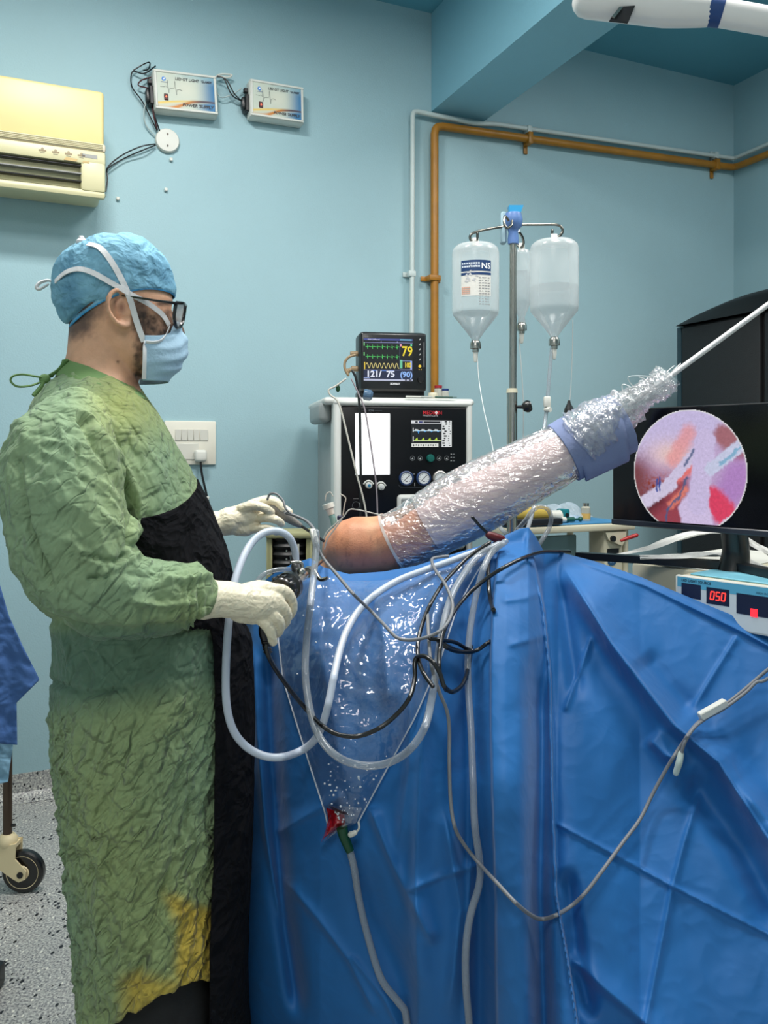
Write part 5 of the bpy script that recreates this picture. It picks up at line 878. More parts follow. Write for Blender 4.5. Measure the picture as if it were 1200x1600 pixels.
# glasses
GL = M('glasses_black', (14, 12, 12), .2, coat=.5)
gl = MB()
for sv in (1, -1): gl.tube([S(190, 462, sv * .088), S(215, 465, sv * .086), S(245, 470, sv * .08), S(277, 474, sv * .070)], [.003, .004, .005, .006], 8, flat=.5)
FRM = [(276, 473), (286, 477), (288, 488), (285, 502), (280, 511), (274, 512)]
for sv in (1, -1): gl.tube([S(276, 473, sv * .068), S(286, 474, sv * .05), S(289, 477, sv * .02), S(288, 489, sv * .012), S(285, 504, sv * .018), S(280, 512, sv * .034), S(275, 510, sv * .052), S(272, 494, sv * .068), S(275, 474, sv * .069)], .0036, 8, 6)
gl.tube([S(289, 480, .016), S(291, 478, 0), S(289, 480, -.016)], .003, 8); gg = mk('eyeglasses', gl, GL, man)
for sv in (1, -1): m = MB(); m.add(np.array([S(*p) for p in ((276, 475, sv * .066), (287, 477, sv * .048), (288, 480, sv * .02), (286, 492, sv * .015), (284, 504, sv * .02), (279, 510, sv * .036), (275, 508, sv * .05), (273, 493, sv * .064))]), [tuple(range(8))]); mk('lens', m, M('lens_glass', (180, 170, 165), .05, trans=.6), gg)
# gloves
GLV = M('latex_glove', (230, 220, 194), .5, var=.04, bump=1, bd=.0028, bs=38, btype='cloth', sss=.04)
def glove(parts, name, vox, seed, label):
    m = MB()
    for pts, rr, fl in parts: m.tube([S(*p) for p in pts], rr, 18, 6, caps='round', flat=fl)
    V, Nn, Fc = bake(m, vox, 1); q = pn(V * 60 + seed); V = V + Nn * (.0012 * crumple(V + seed, 50) + .0006 * q)[:, None]; return mk(name, (V, Fc), GLV, man, ang=0, label=label)
g1 = glove([
    ([(318, 936, .257), (340, 936, .256), (362, 937, .254)], [.038, .034, .0335], 1), ([(352, 937, .255), (380, 940, .25), (405, 942, .245), (424, 941, .24)], [.033, .033, .034, .027], 1), ([(375, 955, .246), (398, 958, .242), (412, 960, .238)], [.022, .022, .018], 1), ([(388, 928, .246), (412, 924, .242), (428, 925, .238)], [.022, .020, .016], 1),
    ([(420, 925, .242), (440, 923, .24), (453, 934, .226), (456, 952, .212), (450, 964, .19)], [.0145, .0125, .0118, .0110, .0095], 1),         # index
    ([(420, 942, .248), (436, 944, .25), (446, 956, .24), (446, 970, .222), (438, 980, .195)], [.0145, .0122, .0115, .0108, .0095], 1),       # middle
    ([(412, 956, .248), (426, 961, .256), (436, 972, .25), (435, 986, .232), (428, 992, .2)], [.0135, .0118, .0112, .0105, .009], 1),        # ring
    ([(400, 963, .244), (413, 972, .256), (422, 986, .254), (427, 1003, .244)], [.0135, .0116, .0105, .0085], 1),                               # little
    ([(380, 925, .222), (405, 918, .20), (428, 922, .175), (444, 932, .16)], [.016, .0145, .013, .011], 1)], 'glove', .002, 3, 'cream latex glove gripping the camera head')
g2 = glove([
    ([(316, 822, -.242), (345, 818, -.24), (364, 815, -.238)], [.034, .031, .033], 1), ([(355, 814, -.238), (378, 809, -.238), (398, 803, -.236)], [.033, .033, .026], 1), ([(372, 824, -.232), (386, 826, -.228), (398, 822, -.226)], [.022, .019, .014], 1),
    ([(392, 790, -.236), (414, 782, -.234), (430, 784, -.228), (441, 795, -.220)], [.0150, .0125, .0118, .0098], 1),
    ([(398, 798, -.252), (424, 793, -.264), (442, 795, -.262), (452, 800, -.252)], [.0145, .0125, .0115, .0095], 1),
    ([(396, 812, -.226), (414, 809, -.206), (431, 812, -.200), (440, 818, -.206)], [.0125, .0112, .0106, .0092], 1),
    ([(390, 826, -.222), (408, 826, -.204), (424, 827, -.200), (432, 832, -.206)], [.0120, .0106, .0100, .0086], 1),
    ([(378, 795, -.222), (394, 790, -.206), (410, 793, -.198), (424, 800, -.202)], [.0145, .0122, .0112, .0096], 1)], 'glove', .002, 8, 'cream latex glove holding the grey probe')
# ---------------------------------------------------------------- blue drape over the operating table
TOPY = np.array([(300, 1010), (376, 1000), (384, 968), (395, 922), (425, 898), (455, 882), (485, 872), (505, 886), (545, 897), (600, 893), (650, 884), (700, 868), (750, 853), (775, 845), (790, 836), (812, 826), (826, 824), (838, 840), (850, 862), (872, 862), (930, 877), (1000, 901), (1100, 943), (1200, 984), (1400, 1070)])
def ytop(x): return np.interp(x, TOPY[:, 0], TOPY[:, 1])
DT = np.array([(376, 2.02), (480, 1.98), (640, 1.94), (790, 1.95), (826, 1.98), (872, 2.02), (1000, 1.96), (1200, 1.82), (1400, 1.56)]); DB = np.array([(376, 1.84), (500, 1.70), (650, 1.60), (800, 1.50), (900, 1.43), (1100, 1.36), (1400, 1.3)]); GE = np.array([(376, 3), (500, 6), (640, 6), (760, 4.2), (872, 2.2), (1000, 1.5), (1400, 1.3)])
dbot = lambda x: np.interp(x, DB[:, 0], DB[:, 1])
ybot = lambda x: HZ + (CAMZ - .012) * F / dbot(x)
def pdist(px, py, pts):
    best = np.full(px.shape, 1e9); sd = np.zeros(px.shape); tt = np.zeros(px.shape); L = [0]
    for a, b in zip(pts[:-1], pts[1:]): L.append(L[-1] + math.hypot(b[0] - a[0], b[1] - a[1]))
    for i, ((x0, y0), (x1, y1)) in enumerate(zip(pts[:-1], pts[1:])):
        dx, dy = x1 - x0, y1 - y0; l2 = dx * dx + dy * dy; t = np.clip(((px - x0) * dx + (py - y0) * dy) / l2, 0, 1); d = np.hypot(px - x0 - t * dx, py - y0 - t * dy); k = d < best
        best = np.where(k, d, best); sd = np.where(k, np.sign(dx * (py - y0) - dy * (px - x0)), sd); tt = np.where(k, (L[i] + t * math.sqrt(l2)) / L[-1], tt)
    return best, sd * best, tt
win = lambda t, a=.12: smst(0, a, t) * smst(0, a, 1 - t)
RIDGE = [([(872, 870), (955, 1005), (1053, 1132), (1125, 1190), (1210, 1320), (1290, 1500)], 26, .034, .1), ([(905, 900), (1000, 1080), (1080, 1250)], 40, .014, .15), ([(890, 872), (1010, 915), (1155, 985), (1240, 1030)], 7, .008, .1), ([(1155, 988), (1110, 1060), (1080, 1110)], 6, .005, .1), ([(925, 990), (905, 1050), (880, 1115)], 5, .007, .1),
         ([(865, 1285), (950, 1330), (1050, 1385), (1200, 1460), (1300, 1510)], 4, .0055, .03), ([(1095, 1230), (1070, 1310), (1050, 1385), (1010, 1590), (980, 1750)], 7, .006, .05), ([(885, 1490), (940, 1540), (1010, 1600), (1080, 1680)], 16, .012, .1), ([(690, 880), (672, 1000), (660, 1150), (650, 1350), (655, 1700)], 26, .022, .1), ([(585, 900), (600, 1000), (610, 1120)], 30, .014, .2),
         ([(575, 1255), (605, 1330), (635, 1395), (680, 1480)], 14, .012, .1), ([(632, 1395), (690, 1370), (755, 1350)], 8, .006, .1), ([(440, 1370), (500, 1440), (545, 1500), (590, 1590)], 10, .009, .1), ([(430, 1305), (480, 1275), (540, 1240)], 10, .008, .1), ([(395, 1000), (402, 1150), (415, 1300), (440, 1450)], 9, .012, .1), ([(545, 1490), (600, 1560), (640, 1640)], 8, .006, .1), ([(745, 1180), (735, 1350), (728, 1600), (730, 1800)], 12, .012, .1),
         ([(790, 1010), (830, 1000), (858, 990)], 9, .004, .2), ([(780, 940), (820, 935), (850, 925)], 10, .004, .2), ([(826, 826), (822, 870), (838, 888)], 8, .012, .2), ([(1150, 1220), (1200, 1280), (1260, 1420)], 22, .014, .2), ([(1010, 1150), (1040, 1180), (1070, 1190)], 18, .012, .2), ([(500, 1000), (520, 1120), (540, 1230)], 26, .012, .2), ([(690, 1250), (720, 1420), (700, 1600)], 20, .012, .2), ([(640, 1050), (640, 1200), (620, 1350)], 22, .014, .2)]
VALL = [([(738, 880), (735, 1000), (735, 1200), (745, 1400), (750, 1600), (750, 1850)], 26, .035, .06), ([(835, 985), (842, 1150), (842, 1400), (850, 1600), (860, 1850)], 17, .05, .15), ([(875, 900), (890, 1000), (905, 1100)], 12, .014, .2), ([(1070, 1200), (1110, 1260), (1160, 1330), (1230, 1450)], 24, .022, .15), ([(420, 1000), (428, 1200), (440, 1400), (470, 1600)], 13, .03, .1), ([(1000, 1020), (1040, 1075), (1085, 1120)], 20, .014, .2), ([(560, 1330), (580, 1430), (640, 1550), (660, 1700)], 24, .02, .2), ([(885, 1350), (900, 1480), (925, 1600)], 14, .02, .15)]
def drapeD(px, py):
    px = np.asarray(px, float); py = np.asarray(py, float); yt, yb = ytop(px), ybot(px); v = np.clip((py - yt) / (yb - yt), 0, 1)
    g = 1 - (1 - v) ** np.interp(px, GE[:, 0], GE[:, 1]); D = np.interp(px, DT[:, 0], DT[:, 1]) * (1 - g) + dbot(px) * g; fade = smst(0, .02, v)
    D = D + fade * (.014 * pn(np.stack([px / 130, py / 190, 0 * px + 3.3], 1)) * 1.5 + .006 * pn(np.stack([px / 50, py / 90, 0 * px + 8.3], 1)) + .0022 * crumple(np.stack([px / 100, py / 100, 0 * px + 1.2], 1), 2.2))
    for pts, w_, a, tp in RIDGE: d, sd, t = pdist(px, py, pts); D = D - a * np.where(w_ > 12, 1.9, 1.45) * np.exp(-(np.where(sd < 0, d, d * 2.0) / w_) ** 1.5) * win(t, tp) * (.3 + .7 * fade)
    for pts, w_, a, tp in VALL: d, sd, t = pdist(px, py, pts); D = D + a * 1.5 * np.exp(-(d / w_) ** 2) * win(t, tp)
    # overlapping panel whose edges stand proud
    Lx = np.interp(py, [850, 950, 1050, 1200, 1400, 1600, 1850], [780, 769, 766, 768, 774, 776, 780]); Rx = np.interp(py, [860, 950, 1050, 1250, 1400, 1500, 1600, 1850], [832, 850, 860, 864, 870, 888, 903, 925])
    s_ = smst(-1.5, 1.5, px - Lx) * smst(1.5, -1.5, px - Rx); D = D - s_ * (.030 + .03 * smst(840, 950, py)) * smst(845, 880, py); D = D - .02 * np.exp(-np.abs(px - Rx) / 16) * smst(Rx - 4, Rx - 2, px) * smst(Rx + 2, Rx, px) * smst(880, 960, py); D = D + .02 * np.exp(-np.maximum(px - Rx, 0) / 14) * (px > Rx) * smst(900, 1000, py)
    sd2 = px - np.interp(py, [870, 1005, 1132, 1190, 1320, 1500], [872, 955, 1053, 1121, 1205, 1290]); D = D + .018 * smst(0, 5, sd2) * np.exp(-np.maximum(sd2, 0) / 60) * smst(880, 960, py) * (1 - smst(1400, 1500, py)) * (px < 1320)
    return D
def P3(px, py, D): return np.stack([(px - 600) / F * D, D, CAMZ - (py - HZ) / F * D], 1)
nx, ny = 520, 400; XS = 376 + (1400 - 376) * np.linspace(0, 1, nx); tv = np.linspace(0, 1, ny) ** 1.25
PX = np.tile(XS, (ny, 1)); PY = ytop(PX) + (ybot(PX) - ytop(PX)) * tv[:, None]; D = drapeD(PX.ravel(), PY.ravel()); V = P3(PX.ravel(), PY.ravel(), D).reshape(ny, nx, 3)
top = V[0]; back = []; bw = smst(940, 850, XS)[:, None]                                         # the part lying over the table, going away from the lens
for q, dz in ((.46, -.22), (.40, -.12), (.28, -.10), (.16, -.07), (.07, -.03)): bk = top + np.array([0, 1, 0]) * (q * (.12 + .88 * bw)); bk[:, 2:] += dz * (1 + 1.2 * (1 - bw)); back.append(bk)
V = np.concatenate([np.array(back), V], 0); left = []
k = len(V); side = []
for q in (.40, .22, .08): c_ = V[:, 0] + np.array([.03 - q * .05, q * .9, 0]); side.append(c_)
V = np.concatenate([np.stack(side, 1), V], 1); V[:, :, 2] = np.maximum(V[:, :, 2], .006); n = V.shape[1]; k = V.shape[0]
DRP = M('drape_blue', (22, 99, 165), .58, var=.08, vs=5, bump=.6, bd=.003, bs=11, btype='cloth', spec=.4, sheen=.12)
drape = mk('surgical_drape', (V.reshape(-1, 3), [(i * n + j, (i + 1) * n + j, (i + 1) * n + j + 1, i * n + j + 1) for i in range(k - 1) for j in range(n - 1)]), DRP, label='large blue surgical drape hanging over the operating table to the floor', cat_='drape', ang=0)
# table beneath
root = thing('operating_table', 'operating table hidden under the large blue drape', 'table', (.12, 2.17, 0)); m = MB(); m.rbox((.12, 2.17, .80), (.72, .3, .08), .03, 2); mk('table_top', m, BLACK, root); m = MB(); m.rbox((.12, 2.17, .45), (.18, .18, .66), .03, 2); mk('column', m, STEEL, root); m = MB(); m.rbox((.1, 2.15, .07), (.5, .28, .12), .04, 2); mk('base', m, DSTEEL, root)
# light blue towel behind the near hand
# ---------------------------------------------------------------- patient's arm in traction
m = MB(); AX = [(556, 854, 2.10, 47), (600, 850, 2.09, 45), (650, 832, 2.08, 44), (720, 790, 2.07, 44), (800, 748, 2.07, 38), (880, 706, 2.07, 31), (925, 683, 2.07, 25)]
m.tube([P(*a[:3]) for a in AX], [a[3] * a[2] / F for a in AX], 30, 8, caps='round'); m.ball(P(552, 858, 2.13), (.082, .09, .072), 24); m.tube([P(556, 870, 2.14), P(540, 930, 2.2), P(545, 990, 2.27)], [.075, .10, .11], 24, caps='round')
m.tube([P(915, 688, 2.07), P(945, 675, 2.07), P(962, 668, 2.07)], [.035, .032, .02], 16, caps='round', flat=.7)
V, Nn, Fc = bake(m, .006, 8); V = V + Nn * (.0015 * pn(V * 30))[:, None]; nz = pn(V * 9); colr = np.ones((len(V), 3)) * lin((206, 140, 104)); px, py = proj(V); colr = mixc(colr, lin((170, 92, 84)), np.clip(.35 + .9 * nz, 0, 1) * smst(835, 880, py)); colr = mixc(colr, lin((220, 170, 130)), np.clip(pn(V * 17 + 4) * 1.5, 0, .6))
cr_ = np.zeros(len(V))
for i in range(26): x, y = rng.uniform(520, 625), rng.uniform(830, 880); d, sd, t = pdist(px, py, [(x, y), (x + rng.uniform(-3, 3), y + rng.uniform(4, 12))]); cr_ = np.maximum(cr_, np.exp(-(d / 1.1) ** 2) * rng.uniform(.2, .6))
colr = mixc(colr, lin((110, 60, 54)), cr_)
pat = mk('person', (V, Fc), SKIN, label='bare shoulder and arm of person lying under blue drape, forearm wrapped and raised', cat_='person', colors=colr, ang=0, org=P(560, 900, 2.13))
def sleeve(name, pts, mat, label, ruf=0, seed=0, n=64, sub=14, offs=0, end=None, capm=False):
    P_ = np.array([P(*a[:3]) for a in pts]); rr = np.array([a[3] * a[2] / F for a in pts]) + offs; mbx = MB(); mbx.tube(P_, rr, n, sub); V, Fc = mbx.arr(); ctr, _ = cat(P_, rr, sub); k_ = len(ctr)
    V = V[:-2]; Fc = [f for f in Fc if len(f) == 4]; c = np.repeat(ctr, n, 0); nr = V - c; nr /= np.linalg.norm(nr, axis=1)[:, None] + 1e-9; ax = (ctr[-1] - ctr[0]) / np.linalg.norm(ctr[-1] - ctr[0]); al = V @ ax; q = np.stack([al, (V @ np.array([0, 1, 0])), V @ np.cross(ax, [0, 1, 0])], 1)
    if ruf: V = V + nr * (ruf * crumple(q * np.array([1.5, .7, .7]) + seed, 26) + ruf * .7 * crumple(q * np.array([2.2, .8, .8]) + seed + 7, 60))[:, None]
    o = mk(name, (V, Fc), mat, pat, ang=0, label=label); return o
PADM = M('white_padding', (214, 190, 188), .75, var=.06, vs=10, bump=.5, bs=40, btype='ridge', spec=.2)
sleeve('padding_wrap', [(668, 822, 2.08, 49), (700, 804, 2.075, 54), (740, 781, 2.07, 56), (790, 754, 2.07, 52), (840, 727, 2.07, 47), (905, 694, 2.07, 40)], PADM, 'pinkish white padded bandage', .002, 3)
FOAM = M('foam_blue_grey', (124, 136, 172), .8, var=.08, vs=8, bump=.3, bs=120, spec=.15)
fo = sleeve('foam_roll', [(880, 708, 2.07, 44), (905, 694, 2.07, 45), (940, 677, 2.07, 44), (972, 662, 2.07, 43)], FOAM, 'blue grey foam sheet rolled round the hand', .001, 9); fo.modifiers.new('s', 'SOLIDIFY').thickness = -.009
m = MB(); ax0, ax1 = P(888, 706, 2.07), P(962, 668, 2.07); A = (ax1 - ax0) / np.linalg.norm(ax1 - ax0); B1 = np.array([0, -1., 0]); B2 = np.cross(A, B1); B2 = B2 if B2[2] > 0 else -B2; rg = []
for q in np.linspace(0, 1, 14):
    an = np.linspace(R(78), R(-72) , 18); rad_ = .078 + .004 * q; rg.append(np.array([ax0 + (ax1 - ax0) * q + (B1 * math.cos(a) + B2 * math.sin(a)) * (rad_ + .010 * smst(-.4, -1.2, np.array(a)).item()) + A * (.018 * math.sin(a) * q) for a in an]))
m.loft(rg, cap=False, closed=False); fl_ = mk('foam_flap', m, FOAM, fo, ang=0); fl_.modifiers.new('s', 'SOLIDIFY').thickness = .007
FILM = M('cling_film', (236, 236, 246), .1, bump=1.0, bd=.008, bs=46, btype='cloth', crot=(0, R(-30), 0), cscl=(.6, .8, 1.4), film=.12, glint=.10)
sleeve('cling_film', [(613, 849, 2.088, 48.5), (640, 838, 2.084, 50), (680, 815, 2.075, 54), (720, 792, 2.07, 57.2), (760, 770, 2.07, 56.4), (820, 738, 2.07, 51.2), (880, 707, 2.07, 47.5), (925, 684, 2.07, 46.5)], FILM, 'clear crinkled cling film wrapped round the arm', .0028, 12, sub=22, n=110)
m = MB(); m.tube([P(614, 848, 2.088) , P(618, 846, 2.087)], [.080, .0805], 48, smooth=False); V, Fc = m.arr(); mk('film_edge', (V[:-2], [f for f in Fc if len(f) == 4]), M('film_edge', (220, 216, 212), .3, trans=.35), pat)
TUFT = M('film_tuft', (240, 242, 248), .1, bump=1.0, bd=.005, bs=40, btype='cloth', film=.16)
for i in range(3): sleeve('film_tail', [(905, 694 - 6 * i, 2.06, 50 - 3 * i), (935, 668 - 3 * i, 2.05, 48 - 5 * i), (965, 646, 2.045, 36 - 4 * i), (1000, 622, 2.04, 24 - 3 * i), (1028, 604, 2.035, 19 + 3 * i), (1045, 592 - 3 * i, 2.03, 15 + 5 * i)], TUFT, 'loose twisted end of clear film' if i == 0 else None, .014, 20 + 5 * i, n=80, sub=18)
m = MB()
for i in range(16): x, y = rng.uniform(915, 1040), 0; y = 690 - (x - 915) * .75 - rng.uniform(18, 38); m.tube([P(x, y + 14, 2.04), P(x + rng.uniform(-12, 20), y + rng.uniform(-8, 4), 2.02 + rng.uniform(-.03, .03)), P(x + rng.uniform(8, 34), y + rng.uniform(-18, 4), 2.03)], .0012, 5, 5)
st = mk('film_wisp', m, FINE, pat); st['kind'] = 'stuff'
cable('traction_cord', 'white cord pulling the wrapped arm up to the right', PP([(985, 632), (1030, 600), (1100, 549), (1200, 476), (1330, 382), (1480, 274)], 2.05), .0068, M('white_cord', (216, 216, 218), .6, bump=.6, bs=180), 'cord', 12, 3)
# ---------------------------------------------------------------- fluid pouch of clear film
n, k = 130, 170; V = []; SS, TT = np.meshgrid(np.linspace(0, 1, n), np.linspace(0, 1, k)); s_, t_ = SS.ravel(), TT.ravel()
LP = np.array([(0, 468, 905), (.1, 446, 945), (.2, 432, 990), (.35, 440, 1060), (.55, 462, 1130), (.75, 488, 1210), (.9, 507, 1268), (1, 512, 1290)]); RP = np.array([(0, 786, 848), (.08, 752, 885), (.2, 716, 950), (.35, 690, 1030), (.55, 650, 1120), (.75, 606, 1200), (.9, 572, 1262), (1, 560, 1284)])
xl, yl, xr, yr = np.interp(t_, LP[:, 0], LP[:, 1]), np.interp(t_, LP[:, 0], LP[:, 2]), np.interp(t_, RP[:, 0], RP[:, 1]), np.interp(t_, RP[:, 0], RP[:, 2])
x = xl + (xr - xl) * s_; y = yl + (yr - yl) * s_; y = np.maximum(y, ytop(x) + 5 + 30 * 0); y += 30 * np.sin(math.pi * s_) * (1 - t_) * .3
bul = np.sin(math.pi * s_) * (.02 + .05 * np.sin(math.pi * np.clip(t_, 0, 1)) ** 1.0); q3 = np.stack([x / 100, y / 100, 0 * x], 1)
off = .008 + bul + .012 * crumple(q3, 1.6) * np.sin(math.pi * s_) ** .5 + .006 * crumple(q3 + 4, 4) + .003 * crumple(q3 + 8, 9)
off = np.maximum(off, .003); Vp = P3(x, y, drapeD(x, y) - off)
POU = M('pouch_film', (214, 228, 244), .09, bump=1.0, bd=.007, bs=14, btype='cloth', film=.07, glint=.03)
POUF = [(i * n + j, i * n + j + 1, (i + 1) * n + j + 1, (i + 1) * n + j) for i in range(k - 1) for j in range(n - 1)]
pou = mk('fluid_pouch', (Vp, POUF), POU, label='clear plastic fluid pouch tapering to a bloody tip on blue drape', cat_='pouch', ang=0)
for nm_, jj in (('pouch_seam', 1), ('pouch_seam', n - 2)): m = MB(); m.tube([Vp[i * n + jj] + np.array([0, -.002, 0]) for i in range(0, k, 6)], .0016, 6, 3); mk(nm_, m, M('film_seam', (226, 232, 240), .2, trans=.45), pou)
def onD(x, y, off): return P(x, y, float(drapeD(np.array([x]), np.array([y]))[0]) - off)
m = MB()
for i in range(150):
    tq, sq = rng.beta(2, 1.4), rng.uniform(.1, .95); xx = np.interp(tq, LP[:, 0], LP[:, 1]); xx += (np.interp(tq, RP[:, 0], RP[:, 1]) - xx) * sq; yy = np.interp(tq, LP[:, 0], LP[:, 2]); yy += (np.interp(tq, RP[:, 0], RP[:, 2]) - yy) * sq
    if tq > .7 or (xx < 500 and yy < 1060): j = int(tq * (k - 1)) * n + int(sq * (n - 1)); m.ball(Vp[j] + np.array([0, -.002, 0]), rng.uniform(.0008, .0026), 6)
dp = mk('droplet', m, M('droplet', (226, 232, 240), .1, coat=.5), pou); dp['kind'] = 'stuff'
def patch(name, poly, off, mat, label, ruf=.004):
    poly = np.array(poly, float); x0, y0, x1, y1 = *poly.min(0), *poly.max(0); nn = 40; XX, YY = np.meshgrid(np.linspace(0, 1, nn), np.linspace(0, 1, nn)); half = len(poly) // 2; a = poly[:half]; b = poly[half:][::-1]; ta = np.linspace(0, 1, half)
    lx, ly = np.interp(YY, ta, a[:, 0]), np.interp(YY, ta, a[:, 1]); rx, ry = np.interp(YY, ta, b[:, 0]), np.interp(YY, ta, b[:, 1]); x, y = (lx + (rx - lx) * XX).ravel(), (ly + (ry - ly) * XX).ravel()
    o_ = off + .015 * np.sin(math.pi * XX.ravel()) + ruf * crumple(np.stack([x / 30, y / 30, 0 * x], 1), 3); V = P3(x, y, drapeD(x, y) - o_); return mk(name, (V, [(i * nn + j, i * nn + j + 1, (i + 1) * nn + j + 1, (i + 1) * nn + j) for i in range(nn - 1) for j in range(nn - 1)]), mat, pou, ang=0, label=label)
patch('bloody_tip', [(510, 1262), (513, 1280), (508, 1300), (500, 1320), (503, 1312), (520, 1300), (540, 1288), (538, 1272)], .02, M('blood', (150, 20, 34), .2, var=.3, vs=60, coat=.6, bump=.6, bs=40), 'blood red tip of the pouch', .006)
patch('folded_corner', [(512, 1258), (530, 1283), (515, 1302), (499, 1322), (502, 1318), (530, 1300), (556, 1286), (566, 1262)], .012, TUFT, 'crumpled pouch corner', .01); patch('dark_clot', [(513, 1258), (520, 1266), (528, 1270), (546, 1274), (540, 1268), (524, 1262)], .034, M('dark_clot', (46, 22, 24), .3), None)
root = thing('drain_tube', 'clear drain tube with green connector below the pouch tip', 'tube', onD(545, 1315, .02))
m = MB(); m.tube([onD(534, 1293, .03), onD(538, 1308, .028), onD(547, 1330, .02)], [.0115, .0105, .0085], 14); mk('green_connector', m, M('connector_green', (10, 66, 40), .35), root, label='dark green connector')
m = MB(); m.tube([onD(546, 1328, .018), onD(553, 1355, .016), onD(562, 1410, .016), onD(578, 1475, .016), onD(596, 1530, .014), onD(622, 1565, .014), onD(634, 1585, .014), onD(637, 1640, .014), onD(640, 1720, .014)], .0075, 12); mk('tube', m, CLEARTUBE, root)
m = MB(); m.tube([onD(560, 1284, .03), onD(561, 1294, .03), onD(555, 1302, .03)], .0022, 8); m.tube([onD(555, 1301, .03), onD(548, 1304, .03)], [.005, .006], 8, caps='round'); mk('white_clip', m, WHITE, root)
# ---------------------------------------------------------------- hoses and cables
def run(pts):
    q, _ = cat(np.array(pts, float), np.zeros(len(pts)), 6); q[:, 2] = np.where(np.array([p[2] < 1 for p in q]), q[:, 2], q[:, 2]); dp_ = drapeD(q[:, 0], q[:, 1]); pt = np.array(pts, float); base_ = np.where(pt[:, 2] < 1, drapeD(pt[:, 0], pt[:, 1]) - pt[:, 2], pt[:, 2])
    t_ = np.arange(len(pts)) * 6; ti = np.arange(len(q)); dpt = np.interp(ti, t_, base_); onr = np.interp(ti, t_, (pt[:, 2] < 1).astype(float)) > .5; ofs = np.interp(ti, t_, np.where(pt[:, 2] < 1, pt[:, 2], .03))
    dpt = np.where(onr, np.minimum(dpt, dp_ - np.minimum(ofs, .012)), dpt)
    for _ in range(6): dpt[1:-1] = np.minimum(dpt[1:-1], (dpt[:-2] + dpt[1:-1] + dpt[2:]) / 3)
    return [P(x, y, z) for (x, y, _), z in zip(q, dpt)]
cable('irrigation_hose', 'bluish white hose looping under surgeon hand and up the drape', run([(462, 885, 1.76), (461, 862, 1.76), (452, 840, 1.74), (434, 830, 1.72), (412, 833, 1.70), (392, 850, 1.68), (376, 880, 1.64), (364, 920, 1.60), (357, 975, 1.58), (353, 1040, 1.58), (354, 1100, 1.58), (364, 1140, 1.59), (384, 1166, 1.60), (412, 1181, 1.61), (440, 1183, 1.62), (468, 1174, .06), (490, 1158, .07), (503, 1135, .09), (513, 1100, .09), (521, 1060, .09), (530, 1020, .08), (542, 985, .07), (560, 955, .06), (585, 930, .05), (620, 908, .04), (660, 892, .035), (700, 878, .03), (745, 862, .03), (785, 850, .03)]), .0078, WHTUBE, 'hose', 14)
cable('suction_tube', 'clear tube hanging in wide loop across the plastic pouch', run([(494, 832, 1.80), (494, 860, 1.79), (490, 900, 1.76), (485, 945, 1.70), (479, 1000, .11), (477, 1050, .11), (481, 1090, .11), (490, 1130, .11), (506, 1162, .11), (530, 1184, .10), (560, 1195, .09), (590, 1196, .08), (620, 1186, .07), (645, 1166, .06), (664, 1135, .05), (674, 1095, .045), (682, 1045, .045), (690, 990, .05), (704, 935, .05), (726, 895, .05), (748, 868, .045), (780, 850, .04)]), .0076, CLEARTUBE, 'tube', 14)
cable('suction_tube', 'clear tube hanging straight down right of the cable loops', run([(790, 846, .05), (768, 864, .05), (755, 890, .05), (744, 930, .04), (735, 980, .035), (731, 1030, .035), (732, 1080, .03), (736, 1140, .03), (739, 1220, .03), (742, 1290, .03), (750, 1350, .03), (748, 1385, .03), (735, 1430, .03), (728, 1480, .03), (728, 1540, .03), (733, 1600, .03), (736, 1680, .03)]), .0072, CLEARTUBE, 'tube', 14)
cable('camera_cable', 'black camera cable drooping from hand to the coil on drape', run([(416, 1010, 1.54), (420, 1026, 1.55), (432, 1048, 1.58), (455, 1080, 1.62), (480, 1110, .09), (505, 1135, .13), (530, 1148, .12), (560, 1150, .11), (592, 1138, .10), (620, 1116, .08), (640, 1090, .07), (648, 1060, .07), (648, 1035, .075), (653, 1026, .08), (665, 1026, .08), (678, 1036, .085), (688, 1054, .085), (694, 1072, .085), (706, 1081, .08), (720, 1073, .07), (727, 1060, .06), (731, 1045, .03), (734, 1030, .02), (736, 1010, .012)]), .0046, BLKRUB)
cable('camera_cable', 'black cable curving off the drape peak into double loop', run([(890, 862, 2.1), (868, 862, .02), (845, 863, .03), (815, 873, .03), (785, 888, .04), (755, 908, .06), (728, 932, .065), (708, 958, .065), (694, 985, .065), (687, 1015, .065), (686, 1040, .07), (690, 1062, .07), (697, 1078, .07)]), .0046, BLKRUB)
cable('camera_cable', 'black cable rising from coil beneath the clear tubes', run([(676, 1072, .075), (662, 1052, .07), (654, 1030, .07), (653, 1005, .065), (660, 975, .06), (672, 945, .055), (690, 915, .05), (710, 892, .045), (735, 868, .045), (765, 848, .045)]), .0044, BLKRUB)
cable('camera_cable', 'black cable lying in flat coil near the drape fold', run([(672, 998, .06), (690, 1000, .06), (712, 1004, .05), (728, 1013, .04), (740, 1018, .04), (715, 1018, .05), (698, 1012, .055), (684, 1000, .055), (700, 1010, .05), (725, 1019, .04), (745, 1016, .03), (760, 1006, .02), (775, 996, 1.86), (790, 990, 1.90)]), .0042, BLKRUB)
cable('camera_cable', 'short black cable hanging down behind the clear tubes', run([(772, 850, .03), (764, 872, .03), (763, 900, .02), (767, 940, .015), (780, 975, 1.90)]), .005, BLKRUB)
